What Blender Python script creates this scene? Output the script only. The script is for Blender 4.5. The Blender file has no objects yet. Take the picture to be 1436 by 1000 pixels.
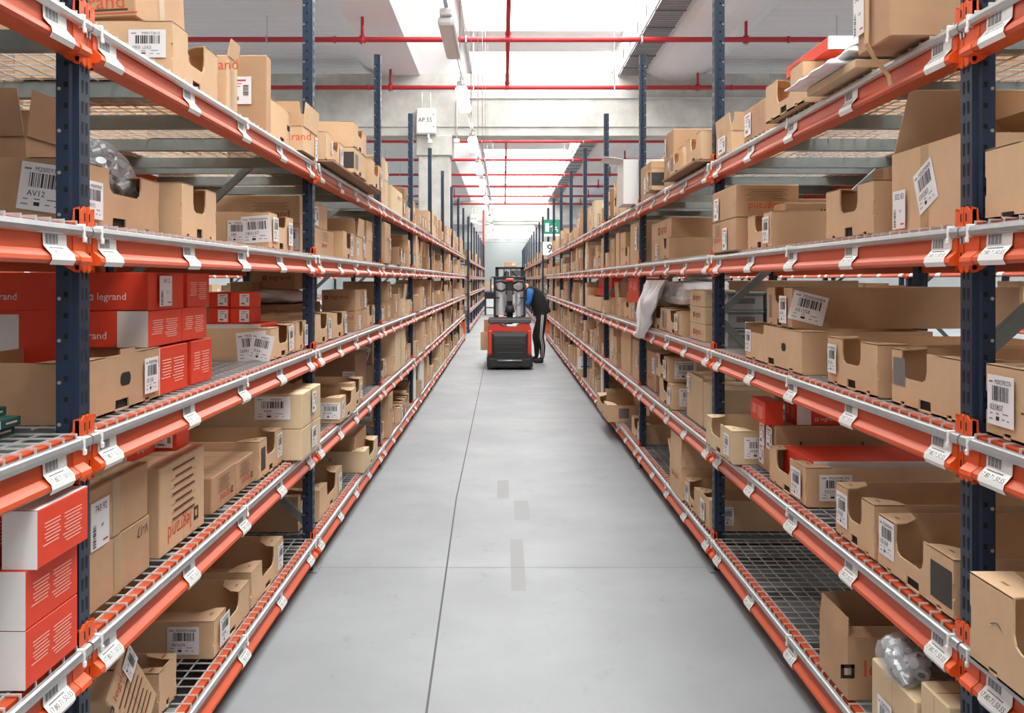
import bpy, bmesh, math, random
from mathutils import Vector, Matrix, noise
C = bpy.context.scene.collection
SC = bpy.context.scene
PI = math.pi
RNG = random.Random(7)

# ------------------------------------------------------------------ materials
def lin(c):
    return tuple(((x/255.0)/12.92 if x/255.0 <= 0.04045 else ((x/255.0+0.055)/1.055)**2.4) for x in c)
MATS = {}
def mat(name, rgb, rough=0.6, metal=0.0, var=0.0, vscale=8.0, bump=0.0, bscale=60.0, emit=0.0, trans=0.0, spec=0.5, coat=0.0):
    m = bpy.data.materials.new(name); m.use_nodes = True
    nt = m.node_tree; b = nt.nodes['Principled BSDF']
    c = lin(rgb) + (1,)
    b.inputs['Base Color'].default_value = c
    b.inputs['Roughness'].default_value = rough
    b.inputs['Metallic'].default_value = metal
    b.inputs['Specular IOR Level'].default_value = spec
    if coat: b.inputs['Coat Weight'].default_value = coat
    tc = nt.nodes.new('ShaderNodeTexCoord')
    if var:
        n = nt.nodes.new('ShaderNodeTexNoise'); n.inputs['Scale'].default_value = vscale
        n.inputs['Detail'].default_value = 5; n.inputs['Roughness'].default_value = 0.65
        nt.links.new(tc.outputs['Object'], n.inputs['Vector'])
        r = nt.nodes.new('ShaderNodeValToRGB')
        r.color_ramp.elements[0].position = 0.3; r.color_ramp.elements[1].position = 0.7
        r.color_ramp.elements[0].color = tuple(x*(1-var) for x in c[:3]) + (1,)
        r.color_ramp.elements[1].color = tuple(min(1, x*(1+var)) for x in c[:3]) + (1,)
        nt.links.new(n.outputs['Fac'], r.inputs['Fac']); nt.links.new(r.outputs['Color'], b.inputs['Base Color'])
    if bump:
        n2 = nt.nodes.new('ShaderNodeTexNoise'); n2.inputs['Scale'].default_value = bscale; n2.inputs['Detail'].default_value = 4
        nt.links.new(tc.outputs['Object'], n2.inputs['Vector'])
        bp = nt.nodes.new('ShaderNodeBump'); bp.inputs['Strength'].default_value = bump; bp.inputs['Distance'].default_value = 0.01
        nt.links.new(n2.outputs['Fac'], bp.inputs['Height']); nt.links.new(bp.outputs['Normal'], b.inputs['Normal'])
    if emit:
        b.inputs['Emission Color'].default_value = c; b.inputs['Emission Strength'].default_value = emit
    if trans:
        t = nt.nodes.new('ShaderNodeBsdfTransparent'); mx = nt.nodes.new('ShaderNodeMixShader')
        mx.inputs[0].default_value = trans
        nt.links.new(b.outputs[0], mx.inputs[1]); nt.links.new(t.outputs[0], mx.inputs[2])
        nt.links.new(mx.outputs[0], nt.nodes['Material Output'].inputs['Surface'])
    MATS[name] = m
    return m
mat('card0', (188,150,116), 0.85, var=0.10, vscale=5)
mat('card1', (210,175,139), 0.85, var=0.08, vscale=5)
mat('card2', (152,117,90), 0.85, var=0.12, vscale=4)
mat('card3', (212,188,152), 0.8, var=0.06, vscale=5)
mat('cardin', (156,116,80), 0.9, var=0.08, vscale=5)
mat('tape', (176,146,104), 0.3)
mat('dark', (22,18,16), 0.8)
mat('black', (34,34,36), 0.7)
mat('patch_black', (58,54,54), 0.6, var=0.1)
mat('patch_grey', (118,114,116), 0.6, var=0.1)
mat('print', (78,58,46), 0.8)
mat('print_orange', (216,84,44), 0.8)
mat('orange_box', (228,64,34), 0.55, var=0.04)
mat('orange_print', (255,196,176), 0.6)
mat('white_box', (232,228,226), 0.5)
mat('paper', (238,236,238), 0.55)
mat('ink', (46,44,50), 0.6)
mat('ink_grey', (128,128,132), 0.6)
mat('ink_red', (206,60,60), 0.6)
mat('beam_orange', (196,76,34), 0.45, var=0.04, vscale=3)
mat('bracket_orange', (226,84,24), 0.42)
mat('post_blue', (24,42,66), 0.4, var=0.08, vscale=4)
mat('slot', (8,9,12), 0.9)
mat('galv', (150,156,158), 0.42, 0.75, var=0.12, vscale=14)
mat('galv_bright', (184,188,190), 0.38, 0.75, var=0.08, vscale=20)
mat('wire', (214,216,216), 0.35, 0.35)
mat('galv_dull', (138,146,146), 0.55, 0.45, var=0.14, vscale=9)
mat('plastic_white', (238,238,236), 0.4)
mat('plastic_grey', (176,180,182), 0.45)
mat('rivet', (190,188,182), 0.35, 0.8)
mat('pipe_red', (188,48,52), 0.4)
mat('concrete', (208,206,200), 0.9, var=0.2, vscale=1.6, bump=0.1)
mat('roof_white', (246,244,245), 0.6)
mat('roof_pink', (243,236,237), 0.7, var=0.02, vscale=0.6)
mat('roof_ribs', (244,244,245), 0.5)
mat('duct', (150,150,152), 0.45, 0.3)
mat('wall', (168,172,171), 0.85, var=0.04, vscale=0.4)
mat('skin', (206,150,122), 0.55)
mat('hair', (40,30,26), 0.7)
mat('cloth_black', (24,25,28), 0.85)
mat('cloth_blue', (26,102,176), 0.8)
mat('stripe', (210,210,212), 0.7)
mat('truck_red', (206,58,38), 0.35, coat=0.3)
mat('truck_black', (36,35,36), 0.6, var=0.1)
mat('truck_grey', (84,84,86), 0.5)
mat('guard_clear', (190,186,190), 0.25, trans=0.55)
mat('green_sign', (30,142,110), 0.4)
mat('blue', (40,104,176), 0.5)
mat('protector', (244,98,40), 0.4)
mat('teal', (30,92,88), 0.5)
mat('bag_clear', (226,230,234), 0.1, trans=0.72, bump=1.0, bscale=22, coat=1.0)
mat('film', (246,245,248), 0.25, trans=0.08, bump=0.6, bscale=14)
mat('strap', (206,168,124), 0.7)
mat('chalk', (206,190,168), 0.9)
mat('lamp_lit', (255,252,246), 0.4, emit=55.0)
mat('lamp_off', (214,214,216), 0.4)
def skylight_mat():
    m = mat('skylight', (252,255,253), 0.5, emit=1.0)
    b = m.node_tree.nodes['Principled BSDF']; b.inputs['Emission Strength'].default_value = SKY
SKY = 11.5
skylight_mat()
def floor_mat():
    m = bpy.data.materials.new('floor'); m.use_nodes = True; nt = m.node_tree; b = nt.nodes['Principled BSDF']
    tc = nt.nodes.new('ShaderNodeTexCoord')
    def nz(scale, det=6, rough=0.6, sx=1, sy=1):
        mp = nt.nodes.new('ShaderNodeMapping'); mp.inputs['Scale'].default_value = (sx, sy, 1)
        n = nt.nodes.new('ShaderNodeTexNoise'); n.inputs['Scale'].default_value = scale; n.inputs['Detail'].default_value = det; n.inputs['Roughness'].default_value = rough
        nt.links.new(tc.outputs['Object'], mp.inputs['Vector']); nt.links.new(mp.outputs[0], n.inputs['Vector']); return n
    a = nz(0.9); r = nt.nodes.new('ShaderNodeValToRGB')
    r.color_ramp.elements[0].position = 0.25; r.color_ramp.elements[1].position = 0.75
    r.color_ramp.elements[0].color = lin((127,129,132)) + (1,); r.color_ramp.elements[1].color = lin((147,150,153)) + (1,)
    nt.links.new(a.outputs['Fac'], r.inputs['Fac'])
    d = nz(7, 8, 0.75, 1.0, 0.5); r2 = nt.nodes.new('ShaderNodeValToRGB')
    r2.color_ramp.elements[0].position = 0.26; r2.color_ramp.elements[1].position = 0.42
    r2.color_ramp.elements[0].color = (0.72,0.71,0.7,1); r2.color_ramp.elements[1].color = (1,1,1,1)
    nt.links.new(d.outputs['Fac'], r2.inputs['Fac'])
    mx = nt.nodes.new('ShaderNodeMixRGB'); mx.blend_type = 'MULTIPLY'; mx.inputs[0].default_value = 0.8
    nt.links.new(r.outputs['Color'], mx.inputs[1]); nt.links.new(r2.outputs['Color'], mx.inputs[2]); nt.links.new(mx.outputs[0], b.inputs['Base Color'])
    e = nz(2.2, 5); r3 = nt.nodes.new('ShaderNodeMapRange'); r3.inputs['To Min'].default_value = 0.42; r3.inputs['To Max'].default_value = 0.66
    nt.links.new(e.outputs['Fac'], r3.inputs['Value']); nt.links.new(r3.outputs[0], b.inputs['Roughness'])
    b.inputs['Specular IOR Level'].default_value = 0.35
    MATS['floor'] = m
floor_mat()
mat('joint', (84,84,84), 0.9)
mat('tape_mark', (128,128,129), 0.6)

# ------------------------------------------------------------------ mesh builder
TEXT = {}
def textgeo(s):
    if s not in TEXT:
        cu = bpy.data.curves.new('t', 'FONT'); cu.body = s; cu.resolution_u = 2
        o = bpy.data.objects.new('t', cu); C.objects.link(o)
        dg = bpy.context.evaluated_depsgraph_get(); dg.update()
        me = bpy.data.meshes.new_from_object(o.evaluated_get(dg))
        vs = [(v.co.x, v.co.y) for v in me.vertices]; fs = [tuple(p.vertices) for p in me.polygons]
        bpy.data.objects.remove(o); bpy.data.curves.remove(cu); bpy.data.meshes.remove(me)
        x0 = min(v[0] for v in vs); x1 = max(v[0] for v in vs); y0 = min(v[1] for v in vs); y1 = max(v[1] for v in vs)
        k = 1.0/max(1e-6, (y1-y0))
        TEXT[s] = ([((x-(x0+x1)/2)*k, (y-(y0+y1)/2)*k) for x, y in vs], fs, (x1-x0)*k)
    return TEXT[s]
for _s in ('legrand', 'AP 55', '9'): pass

class MB:
    def __init__(s): s.v = []; s.f = []; s.m = []; s.names = []; s.sm = []
    def mi(s, n):
        if n not in s.names: s.names.append(n)
        return s.names.index(n)
    def add(s, vs, fs, m, smooth=False):
        b = len(s.v); s.v += [tuple(v) for v in vs]; i = s.mi(m)
        for f in fs: s.f.append(tuple(b+k for k in f)); s.m.append(i); s.sm.append(smooth)
    def box(s, x0, x1, y0, y1, z0, z1, m, c=0.0):
        if x0 > x1: x0, x1 = x1, x0
        if y0 > y1: y0, y1 = y1, y0
        if z0 > z1: z0, z1 = z1, z0
        if not c:
            s.add([(x0,y0,z0),(x1,y0,z0),(x1,y1,z0),(x0,y1,z0),(x0,y0,z1),(x1,y0,z1),(x1,y1,z1),(x0,y1,z1)],
                  [(0,3,2,1),(4,5,6,7),(0,1,5,4),(1,2,6,5),(2,3,7,6),(3,0,4,7)], m)
            return
        bm = bmesh.new()
        bmesh.ops.create_cube(bm, size=1)
        for v in bm.verts: v.co = Vector(((x0+x1)/2+v.co.x*(x1-x0), (y0+y1)/2+v.co.y*(y1-y0), (z0+z1)/2+v.co.z*(z1-z0)))
        bmesh.ops.bevel(bm, geom=list(bm.edges), offset=c, segments=2 if c > 0.01 else 1, profile=0.5, affect='EDGES')
        bm.verts.index_update()
        s.add([v.co[:] for v in bm.verts], [tuple(v.index for v in f.verts) for f in bm.faces], m); bm.free()
    def prism(s, pts, n0, n1, fn, m):
        # pts: 2-D outline, extruded from n0 to n1; fn(a, b, n) -> xyz
        k = len(pts)
        vs = [fn(a, b, n0) for a, b in pts] + [fn(a, b, n1) for a, b in pts]
        fs = [tuple(range(k)), tuple(range(2*k-1, k-1, -1))] + [(i, i+k, (i+1) % k+k, (i+1) % k) for i in range(k)]
        s.add(vs, fs, m)
    def tube(s, pts, r, m, seg=8, smooth=True, cap=True):
        pts = [Vector(p) for p in pts]; rings = []
        for i, p in enumerate(pts):
            t = (pts[min(i+1, len(pts)-1)]-pts[max(i-1, 0)]).normalized()
            a = t.orthogonal().normalized() if abs(t.z) > 0.9 else t.cross(Vector((0,0,1))).normalized()
            b = t.cross(a); rr = r[i] if isinstance(r, (list, tuple)) else r
            rings.append([p+a*math.cos(2*PI*k/seg)*rr+b*math.sin(2*PI*k/seg)*rr for k in range(seg)])
        vs = [v for ring in rings for v in ring]; fs = []
        for i in range(len(pts)-1):
            for k in range(seg): fs.append((i*seg+k, i*seg+(k+1) % seg, (i+1)*seg+(k+1) % seg, (i+1)*seg+k))
        if cap: fs += [tuple(range(seg-1, -1, -1)), tuple((len(pts)-1)*seg+k for k in range(seg))]
        s.add(vs, fs, m, smooth)
    def quad(s, c, right, up, w, h, m, off=0.0):
        c = Vector(c); r = Vector(right)*w/2; u = Vector(up)*h/2; n = Vector(right).cross(Vector(up))*off
        s.add([c-r-u+n, c+r-u+n, c+r+u+n, c-r+u+n], [(0,1,2,3)], m)
    def text(s, t, c, right, up, h, m, off=0.001, maxw=None):
        vs, fs, w = textgeo(t); c = Vector(c); r = Vector(right); u = Vector(up); n = r.cross(u)*off
        k = h if not maxw or w*h <= maxw else maxw/w
        s.add([c+r*x*k+u*y*h+n for x, y in vs], fs, m)
        return w*k
    def mesh(s, name):
        me = bpy.data.meshes.new(name); me.from_pydata(s.v, [], s.f)
        for n in s.names: me.materials.append(MATS[n])
        me.polygons.foreach_set('material_index', s.m); me.polygons.foreach_set('use_smooth', s.sm)
        me.update(); return me
    def obj(s, name, parent=None, loc=(0,0,0)):
        o = bpy.data.objects.new(name, s.mesh(name)); C.objects.link(o); o.location = loc
        if parent: o.parent = parent
        return o
def link(me, name, parent=None, loc=(0,0,0)):
    o = bpy.data.objects.new(name, me); C.objects.link(o); o.location = loc
    if parent: o.parent = parent
    return o
def tag(o, label, cat, group=None, kind=None):
    o['label'] = label; o['category'] = cat
    if group: o['group'] = group
    if kind: o['kind'] = kind
    return o
def empty(name, loc, label=None, cat=None, group=None):
    o = bpy.data.objects.new(name, None); C.objects.link(o); o.location = loc; o.empty_display_size = 0.1
    if label: tag(o, label, cat, group)
    return o
def struct(name, mb):
    o = mb.obj(name); o['kind'] = 'structure'; return o

# ------------------------------------------------------------------ layout
XL, XR = -1.0134, 1.118           # aisle faces of the two racks
DEP = 1.13
POST = [2.322+2.8*k for k in range(-1, 9)]
BT = {1: 2.215, 2: 1.719, 3: 1.216, 4: 0.714, 5: 0.213}     # beam tops
DECK = {k: v-0.034 for k, v in BT.items()}
LABY = [0.108, 0.74, 1.36, 1.98, 2.625]
EXPO = -0.75
ITEMS=[
('C', 'L', 1, 1.9, 2.26, 0.03, 0.4, 2.181, 0.3, 'brown closed carton beside the first post', {}),
('T', 'L', 1, 3.026, 3.501, 0.03, 0.5, 2.181, 0.179, 'tan picking carton with white delivery label on its side', {'tone': 1, 'lab': [('near', 0.843, 0.6, 0.118, 0.088, 'a', 'M00173613|37835  LG423', 0)], 'dip': 0.55}),
('C', 'L', 1, 3.04, 3.52, 0.15, 0.38, 2.37, 0.36, 'tall carton with large orange lettering lying tilted on a picking carton', {'tone': 0, 'pr': [('logo', 'near', 0.6, 0.12, 0.06, 0), ('rule', 'near', 0.62, 0.035, 0.3, 1)], 'tape': 1, 'tilt': -0.05}),
('C', 'L', 1, 3.619, 3.764, 0.03, 0.2, 2.181, 0.212, 'tall narrow carton with a raised flap', {'tone': 1, 'flap': 1, 'pr': [('logo', 'near', 0.72, 0.8, 0.05, 0)], 'tape': 1}),
('C', 'L', 1, 4.19, 4.265, 0.02, 0.18, 2.181, 0.345, 'upright brown carton with white sticker at its upper corner', {'tone': 0, 'lab': [('near', 0.3, 0.55, 0.12, 0.12, 'c', '', 0)]}),
('C', 'L', 1, 4.33, 4.56, 0.15, 0.16, 2.19, 0.244, 'small carton standing inside a picking carton', {'tone': 0, 'lab': [('front', 0.75, 0.55, 0.06, 0.06, 'c', '', 0)], 'pr': [('bars', 'near', 0.3, 0.45, 0.08, 0.08)]}),
('T', 'L', 1, 4.28, 4.774, 0.03, 0.55, 2.181, 0.176, 'picking carton with two finger holes and label at its far corner', {'tone': 1, 'dip': 0, 'slot': [(0.75, 0.55, 0.12, 0.16)], 'lab': [('front', 0.9, 0.5, 0.06, 0.11, 'a', 'M2005939601|031558', 0)]}),
('F', 'L', 1, 4.7, 5.06, -0.03, 0.26, 2.181, 0.12, 'open carton with a flap sticking up in front of the second post', {'tone': 1, 'pr': [('logo', 'near', 0.78, 0.5, 0.05, 0)], 'lab': [('front', 0.9, 0.4, 0.06, 0.12, 'c', '', 0)]}),
('T', 'L', 2, 2.42, 3.047, 0.08, 0.24, 1.685, 0.168, 'picking carton holding a clear bag of metal parts', {'tone': 0, 'lab': [('near', 0.74, 0.54, 0.125, 0.12, 'a', 'M2005939601|AV12', -8), ('front', 0.2, 0.42, 0.11, 0.1, 'a', 'M2005939601|AV12', 0)], 'dip': 0.4, 'dipc': 0.575}),
('F', 'L', 2, 2.74, 3.1, 0.35, 0.3, 1.685, 0.27, 'open carton with standing flaps behind the bag of metal parts', {'tone': 2}),
('T', 'L', 2, 3.143, 3.517, 0.04, 0.5, 1.685, 0.179, 'picking carton with two dips and no label', {'tone': 1, 'dip': 0.5}),
('T', 'L', 2, 4.267, 4.758, 0.03, 0.55, 1.685, 0.163, 'picking carton with three overlapping labels on its side', {'tone': 1, 'lab': [('near', 0.9, 0.52, 0.13, 0.12, 'a', 'M2003506941|183137', 4), ('near', 0.74, 0.46, 0.08, 0.1, 'a', 'M200|183', 0), ('front', 0.22, 0.55, 0.1, 0.11, 'a', 'M2005939601|031558', 0), ('front', 0.82, 0.5, 0.09, 0.11, 'a', 'M2005939601|031558', 0)], 'dip': 0.35}),
('C', 'L', 2, 5.2, 6.395, 0.09, 0.55, 1.685, 0.167, 'carton with faint orange print under another carton behind the second post', {'tone': 1, 'pr': [('logo', 'front', 0.16, 0.7, 0.045, 0), ('lines', 'front', 0.18, 0.4, 0.2, 0.05), ('lines', 'front', 0.62, 0.75, 0.2, 0.05), ('logo', 'front', 0.6, 0.42, 0.04, 0)], 'lab': [('near', 0.88, 0.5, 0.12, 0.12, 'a', 'M2005939601|031558', 0)]}),
('C', 'L', 2, 5.2, 6.008, 0.09, 0.55, 1.853, 0.15, 'carton with tall white sticker stacked behind the second post', {'tone': 1, 'pr': [('logo', 'near', 0.72, 0.3, 0.05, 1), ('lines', 'near', 0.72, 0.6, 0.2, 0.04)], 'lab': [('front', 0.5, 0.45, 0.2, 0.11, 'c', '', 0)]}),
('T', 'L', 3, 2.39, 2.965, 0.05, 0.4, 1.182, 0.155, 'open brown carton with oval hand hole and white label', {'tone': 0, 'dip': 0, 'slot': [(0.54, 0.55, 0.13, 0.24)], 'lab': [('front', 0.86, 0.5, 0.11, 0.105, 'a', 'M2005939601|031558', 0)], 'tab': 1}),
('O', 'L', 3, 2.985, 3.26, 0.06, 0.2, 1.182, 0.15, 'orange carton at the bottom of a stack of three', {'endw': 1}),
('O', 'L', 3, 3.3, 3.53, 0.06, 0.2, 1.182, 0.15, 'orange carton with white end at the bottom far side of the stack', {}),
('O', 'L', 3, 2.9, 3.2, 0.06, 0.26, 1.34, 0.11, 'orange carton with wide white end in the middle of the stack', {'wright': 1}),
('O', 'L', 3, 3.205, 3.47, 0.06, 0.2, 1.34, 0.11, 'orange carton printed with two columns of text in the middle of the stack', {}),
('O', 'L', 3, 2.9, 3.22, 0.06, 0.22, 1.452, 0.115, 'orange carton with white sticker on top of the stack', {'big': 1, 'lab': [('front', 0.4, 0.5, 0.11, 0.095, 'b', '343 12', 0)]}),
('O', 'L', 3, 3.26, 3.5, 0.06, 0.2, 1.452, 0.115, 'orange carton with white edge on top far side of the stack', {}),
('O', 'L', 3, 2.92, 3.25, 0.29, 0.42, 1.452, 0.115, 'long orange carton behind the stack, its side lettered in white', {'big': 1}),
('O', 'L', 3, 2.92, 3.25, 0.33, 0.42, 1.183, 0.27, 'orange carton with a large white panel behind the brown tray', {'wpanel': 1}),
('T', 'L', 3, 4.3, 4.8, 0.03, 0.6, 1.182, 0.145, 'picking carton with overlapping delivery labels holding a flat orange carton', {'tone': 1, 'lab': [('near', 0.86, 0.45, 0.135, 0.13, 'a', 'M00121981|036498 KLG016', 5), ('near', 0.93, 0.42, 0.1, 0.12, 'a', 'M001|036', -12), ('front', 0.78, 0.55, 0.1, 0.12, 'a', 'M20|0364', 6)], 'dip': 0.55}),
('O', 'L', 3, 4.38, 4.72, 0.1, 0.5, 1.26, 0.082, 'flat orange carton with white end lying in a picking carton', {'endw': 1, 'plain': 1}),
('O', 'L', 3, 4.42, 4.6, 0.15, 0.095, 1.343, 0.072, 'small orange box with white sticker, lower one by the aisle', {'plain': 1, 'lab': [('near', 0.7, 0.5, 0.045, 0.055, 'c', '', 0)]}),
('O', 'L', 3, 4.42, 4.6, 0.25, 0.095, 1.343, 0.072, 'small orange box with white sticker, lower one at the back', {'plain': 1, 'lab': [('near', 0.7, 0.5, 0.045, 0.055, 'c', '', 0)]}),
('O', 'L', 3, 4.42, 4.6, 0.15, 0.095, 1.417, 0.072, 'small orange box with white sticker, upper one by the aisle', {'plain': 1, 'lab': [('near', 0.7, 0.5, 0.045, 0.055, 'c', '', 0)]}),
('O', 'L', 3, 4.42, 4.6, 0.25, 0.095, 1.417, 0.072, 'small orange box with white sticker, upper one at the back', {'plain': 1, 'lab': [('near', 0.7, 0.5, 0.045, 0.055, 'c', '', 0)]}),
('T', 'L', 3, 4.83, 5.07, 0.03, 0.5, 1.182, 0.15, 'narrow picking carton beside the second post', {'tone': 1, 'lab': [('front', 0.85, 0.5, 0.08, 0.11, 'a', 'M2005939601|031558', 0)], 'dip': 0.5}),
('C', 'L', 3, 6.0, 7.4, 0.4, 0.5, 1.182, 0.2, 'long low carton under the white plastic sack', {'tone': 2}),
('C', 'L', 3, 6.5, 6.9, 0.4, 0.3, 1.48, 0.13, 'carton with orange wordmark standing on white plastic behind second post', {'tone': 0, 'pr': [('logo', 'near', 0.6, 0.6, 0.045, 1)]}),
('C', 'L', 3, 6.3, 6.7, 0.62, 0.16, 1.384, 0.15, 'dark carton wrapped with tape beside white plastic sack', {'tone': 2}),
('C', 'L', 4, 2.4, 2.885, 0.05, 0.35, 0.68, 0.162, 'lower of two taped cartons beside the first post', {'tone': 0, 'tape': 1, 'pr': [('text', 'front', 0.88, 0.8, 0.03, 'V-17', 180)]}),
('C', 'L', 4, 2.4, 2.87, 0.05, 0.35, 0.843, 0.16, 'upper of two taped cartons with tall part number sticker', {'tone': 0, 'tape': 1, 'lab': [('front', 0.27, 0.38, 0.115, 0.125, 'b', '743 92', 0)]}),
('C', 'L', 4, 2.97, 3.41, 0.05, 0.3, 0.68, 0.282, 'tall tan carton printed with upside-down orange lettering', {'tone': 1, 'pr': [('logo', 'front', 0.48, 0.22, 0.072, 0, 180), ('lines', 'front', 0.5, 0.62, 0.22, 0.16)], 'lab': [('near', 0.75, 0.6, 0.07, 0.11, 'b', '3', 180)]}),
('O', 'L', 4, 3.0, 3.26, 0.17, 0.13, 0.964, 0.065, 'flat orange carton with white end lying on the tall tan carton', {'big2': 1, 'endw': 1}),
('O', 'L', 4, 3.27, 3.4, 0.1, 0.14, 0.964, 0.07, 'small orange carton with sticker at the far end of the tall carton', {'plain': 1, 'lab': [('near', 0.7, 0.5, 0.06, 0.05, 'c', '', 0)]}),
('C', 'L', 4, 3.53, 3.84, 0.06, 0.3, 0.68, 0.135, 'small carton with inverted orange wordmark next to the tall one', {'tone': 0, 'pr': [('logo', 'front', 0.6, 0.3, 0.04, 0, 180), ('lines', 'front', 0.5, 0.65, 0.16, 0.05)], 'lab': [('near', 0.8, 0.55, 0.05, 0.1, 'b', '5', 0)]}),
('C', 'L', 4, 3.845, 4.12, 0.06, 0.3, 0.68, 0.13, 'small carton beside the big picking carton with black patch', {'tone': 0, 'pr': [('logo', 'front', 0.6, 0.3, 0.04, 0, 180), ('lines', 'front', 0.5, 0.65, 0.16, 0.05)]}),
('T', 'L', 4, 4.14, 4.56, 0.04, 0.6, 0.68, 0.165, 'wide picking carton with black square patch and label', {'tone': 1, 'dip': 0.5, 'patch': [(0.16, 0.5, 0.18, 0.6, 'black')], 'lab': [('front', 0.88, 0.55, 0.1, 0.11, 'a', 'M2005939601|031558', 0)]}),
('C', 'L', 4, 4.59, 5.05, -0.05, 0.5, 0.68, 0.15, 'large pale carton at the bottom of a pair overhanging the aisle', {'tone': 3, 'tape': 1, 'lab': [('front', 0.6, 0.5, 0.12, 0.1, 'a', 'M2005939601|031558', 0)]}),
('C', 'L', 4, 4.59, 5.05, -0.05, 0.5, 0.831, 0.17, 'large pale carton with wide sticker on top of a pair', {'tone': 3, 'tape': 1, 'lab': [('near', 0.72, 0.6, 0.17, 0.11, 'a', 'M20059|7439', 0), ('front', 0.55, 0.6, 0.1, 0.1, 'c', '', 0)]}),
('C', 'L', 4, 4.6, 5.0, 0.48, 0.3, 0.68, 0.3, 'carton with pink cornered sticker behind the pale pair', {'tone': 2, 'lab': [('near', 0.6, 0.75, 0.15, 0.11, 'a', 'M20059|7439', 0)]}),
('C', 'L', 5, 2.7, 2.87, 0.03, 0.3, 0.179, 0.35, 'carton tipped on edge with orange wordmark beside a low tray', {'tone': 1, 'lean': 1, 'pr': [('logo', 'front', 0.42, 0.86, 0.04, 3), ('lines', 'front', 0.5, 0.45, 0.13, 0.2)], 'lab': [('front', 0.8, 0.8, 0.09, 0.07, 'a', 'M20|03', -90)]}),
('T', 'L', 5, 2.99, 3.15, 0.06, 0.3, 0.179, 0.14, 'small picking carton behind the tipped carton', {'tone': 1, 'dip': 0}),
('T', 'L', 5, 3.46, 3.94, 0.03, 0.55, 0.179, 0.135, 'deep picking carton with label 361636 on its side', {'tone': 1, 'dip': 0.45, 'lab': [('near', 0.8, 0.5, 0.115, 0.1, 'a', 'M2003518488|361636', 0), ('front', 0.22, 0.55, 0.12, 0.1, 'a', 'M2005939601|031558', 0)]}),
('T', 'L', 5, 3.97, 4.54, 0.03, 0.6, 0.179, 0.155, 'deep picking carton with label at its far corner', {'tone': 1, 'dip': 0.5, 'lab': [('front', 0.9, 0.5, 0.1, 0.11, 'a', 'M2005939601|031558', 0)]}),
('C', 'L', 1, 5.2, 7.2, -0.09, 0.5, 2.186, 0.012, 'brown cardboard sheet lying under the overhanging cartons', {'tone': 2, 'sheet': 1}),
('T', 'L', 1, 5.2, 5.78, -0.05, 0.22, 2.2, 0.15, 'picking carton with round sticker overhanging the beam', {'tone': 1, 'dip': 0.45, 'lab': [('front', 0.3, 0.55, 0.05, 0.07, 'c', '', 0), ('front', 0.82, 0.5, 0.09, 0.1, 'a', 'M2005939601|031558', 0)]}),
('T', 'L', 1, 5.86, 6.38, -0.1, 0.5, 2.2, 0.155, 'carton with black square patch overhanging the aisle', {'tone': 1, 'dip': 0, 'patch': [(0.2, 0.5, 0.25, 0.6, 'grey')], 'npatch': [(0.9, 0.5, 0.1, 0.65, 'black')]}),
('T', 'L', 1, 5.86, 6.38, -0.1, 0.6, 2.357, 0.155, 'wide picking carton stacked on one with a black patch', {'tone': 1, 'dip': 0.4}),
('T', 'L', 1, 6.6, 7.2, -0.1, 0.4, 2.2, 0.18, 'picking carton with a label overhanging before the third post', {'tone': 1, 'dip': 0.5, 'lab': [('front', 0.85, 0.5, 0.1, 0.11, 'a', 'M2005939601|031558', 0)]}),
('T', 'L', 2, 6.24, 6.7, 0.03, 0.3, 1.685, 0.18, 'slim picking carton with label standing before an open carton', {'tone': 1, 'dip': 0.6, 'lab': [('front', 0.75, 0.5, 0.1, 0.13, 'a', 'M2005939601|031558', 0)]}),
('F', 'L', 2, 7.42, 7.76, 0.05, 0.4, 1.685, 0.17, 'open carton with flaps spread wide', {'tone': 1, 'wide': 1, 'lab': [('near', 0.85, 0.5, 0.12, 0.11, 'a', 'M2005939601|031558', 0)]}),
('T', 'L', 3, 5.31, 5.84, 0.03, 0.35, 1.182, 0.165, 'picking carton with label just beyond the second post', {'tone': 1, 'dip': 0.5, 'lab': [('front', 0.8, 0.45, 0.1, 0.12, 'a', 'M2005939601|031558', 0)]}),
('T', 'L', 3, 5.85, 6.38, 0.03, 0.35, 1.182, 0.155, 'picking carton with a bent top flap and label', {'tone': 1, 'dip': 0.5, 'lab': [('front', 0.85, 0.5, 0.1, 0.12, 'a', 'M2005939601|031558', 0)]}),
('C', 'L', 3, 6.77, 7.32, 0.03, 0.24, 1.182, 0.142, 'lower carton of two with orange wordmarks', {'tone': 0, 'tape': 1, 'pr': [('logo', 'near', 0.6, 0.65, 0.04, 1)], 'lab': [('front', 0.35, 0.4, 0.1, 0.1, 'c', '', 0)]}),
('C', 'L', 3, 6.77, 7.32, 0.03, 0.24, 1.325, 0.15, 'upper carton of two with orange wordmarks', {'tone': 0, 'tape': 1, 'pr': [('logo', 'near', 0.45, 0.65, 0.04, 1)], 'lab': [('front', 0.8, 0.5, 0.08, 0.12, 'c', '', 0)]}),
('T', 'L', 3, 7.4, 7.84, 0.04, 0.25, 1.182, 0.16, 'small picking carton with silver bag on top beside the third post', {'tone': 1, 'dip': 0.5, 'lab': [('front', 0.8, 0.5, 0.09, 0.12, 'a', 'M2005939601|031558', 0)]}),
('T', 'L', 4, 5.8, 6.4, -0.03, 0.35, 0.68, 0.15, 'picking carton with label on both sides', {'tone': 1, 'dip': 0.5, 'lab': [('near', 0.82, 0.5, 0.12, 0.1, 'a', 'M2005939601|031558', 0), ('front', 0.12, 0.5, 0.08, 0.1, 'a', 'M2005939601|031558', 0)]}),
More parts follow.
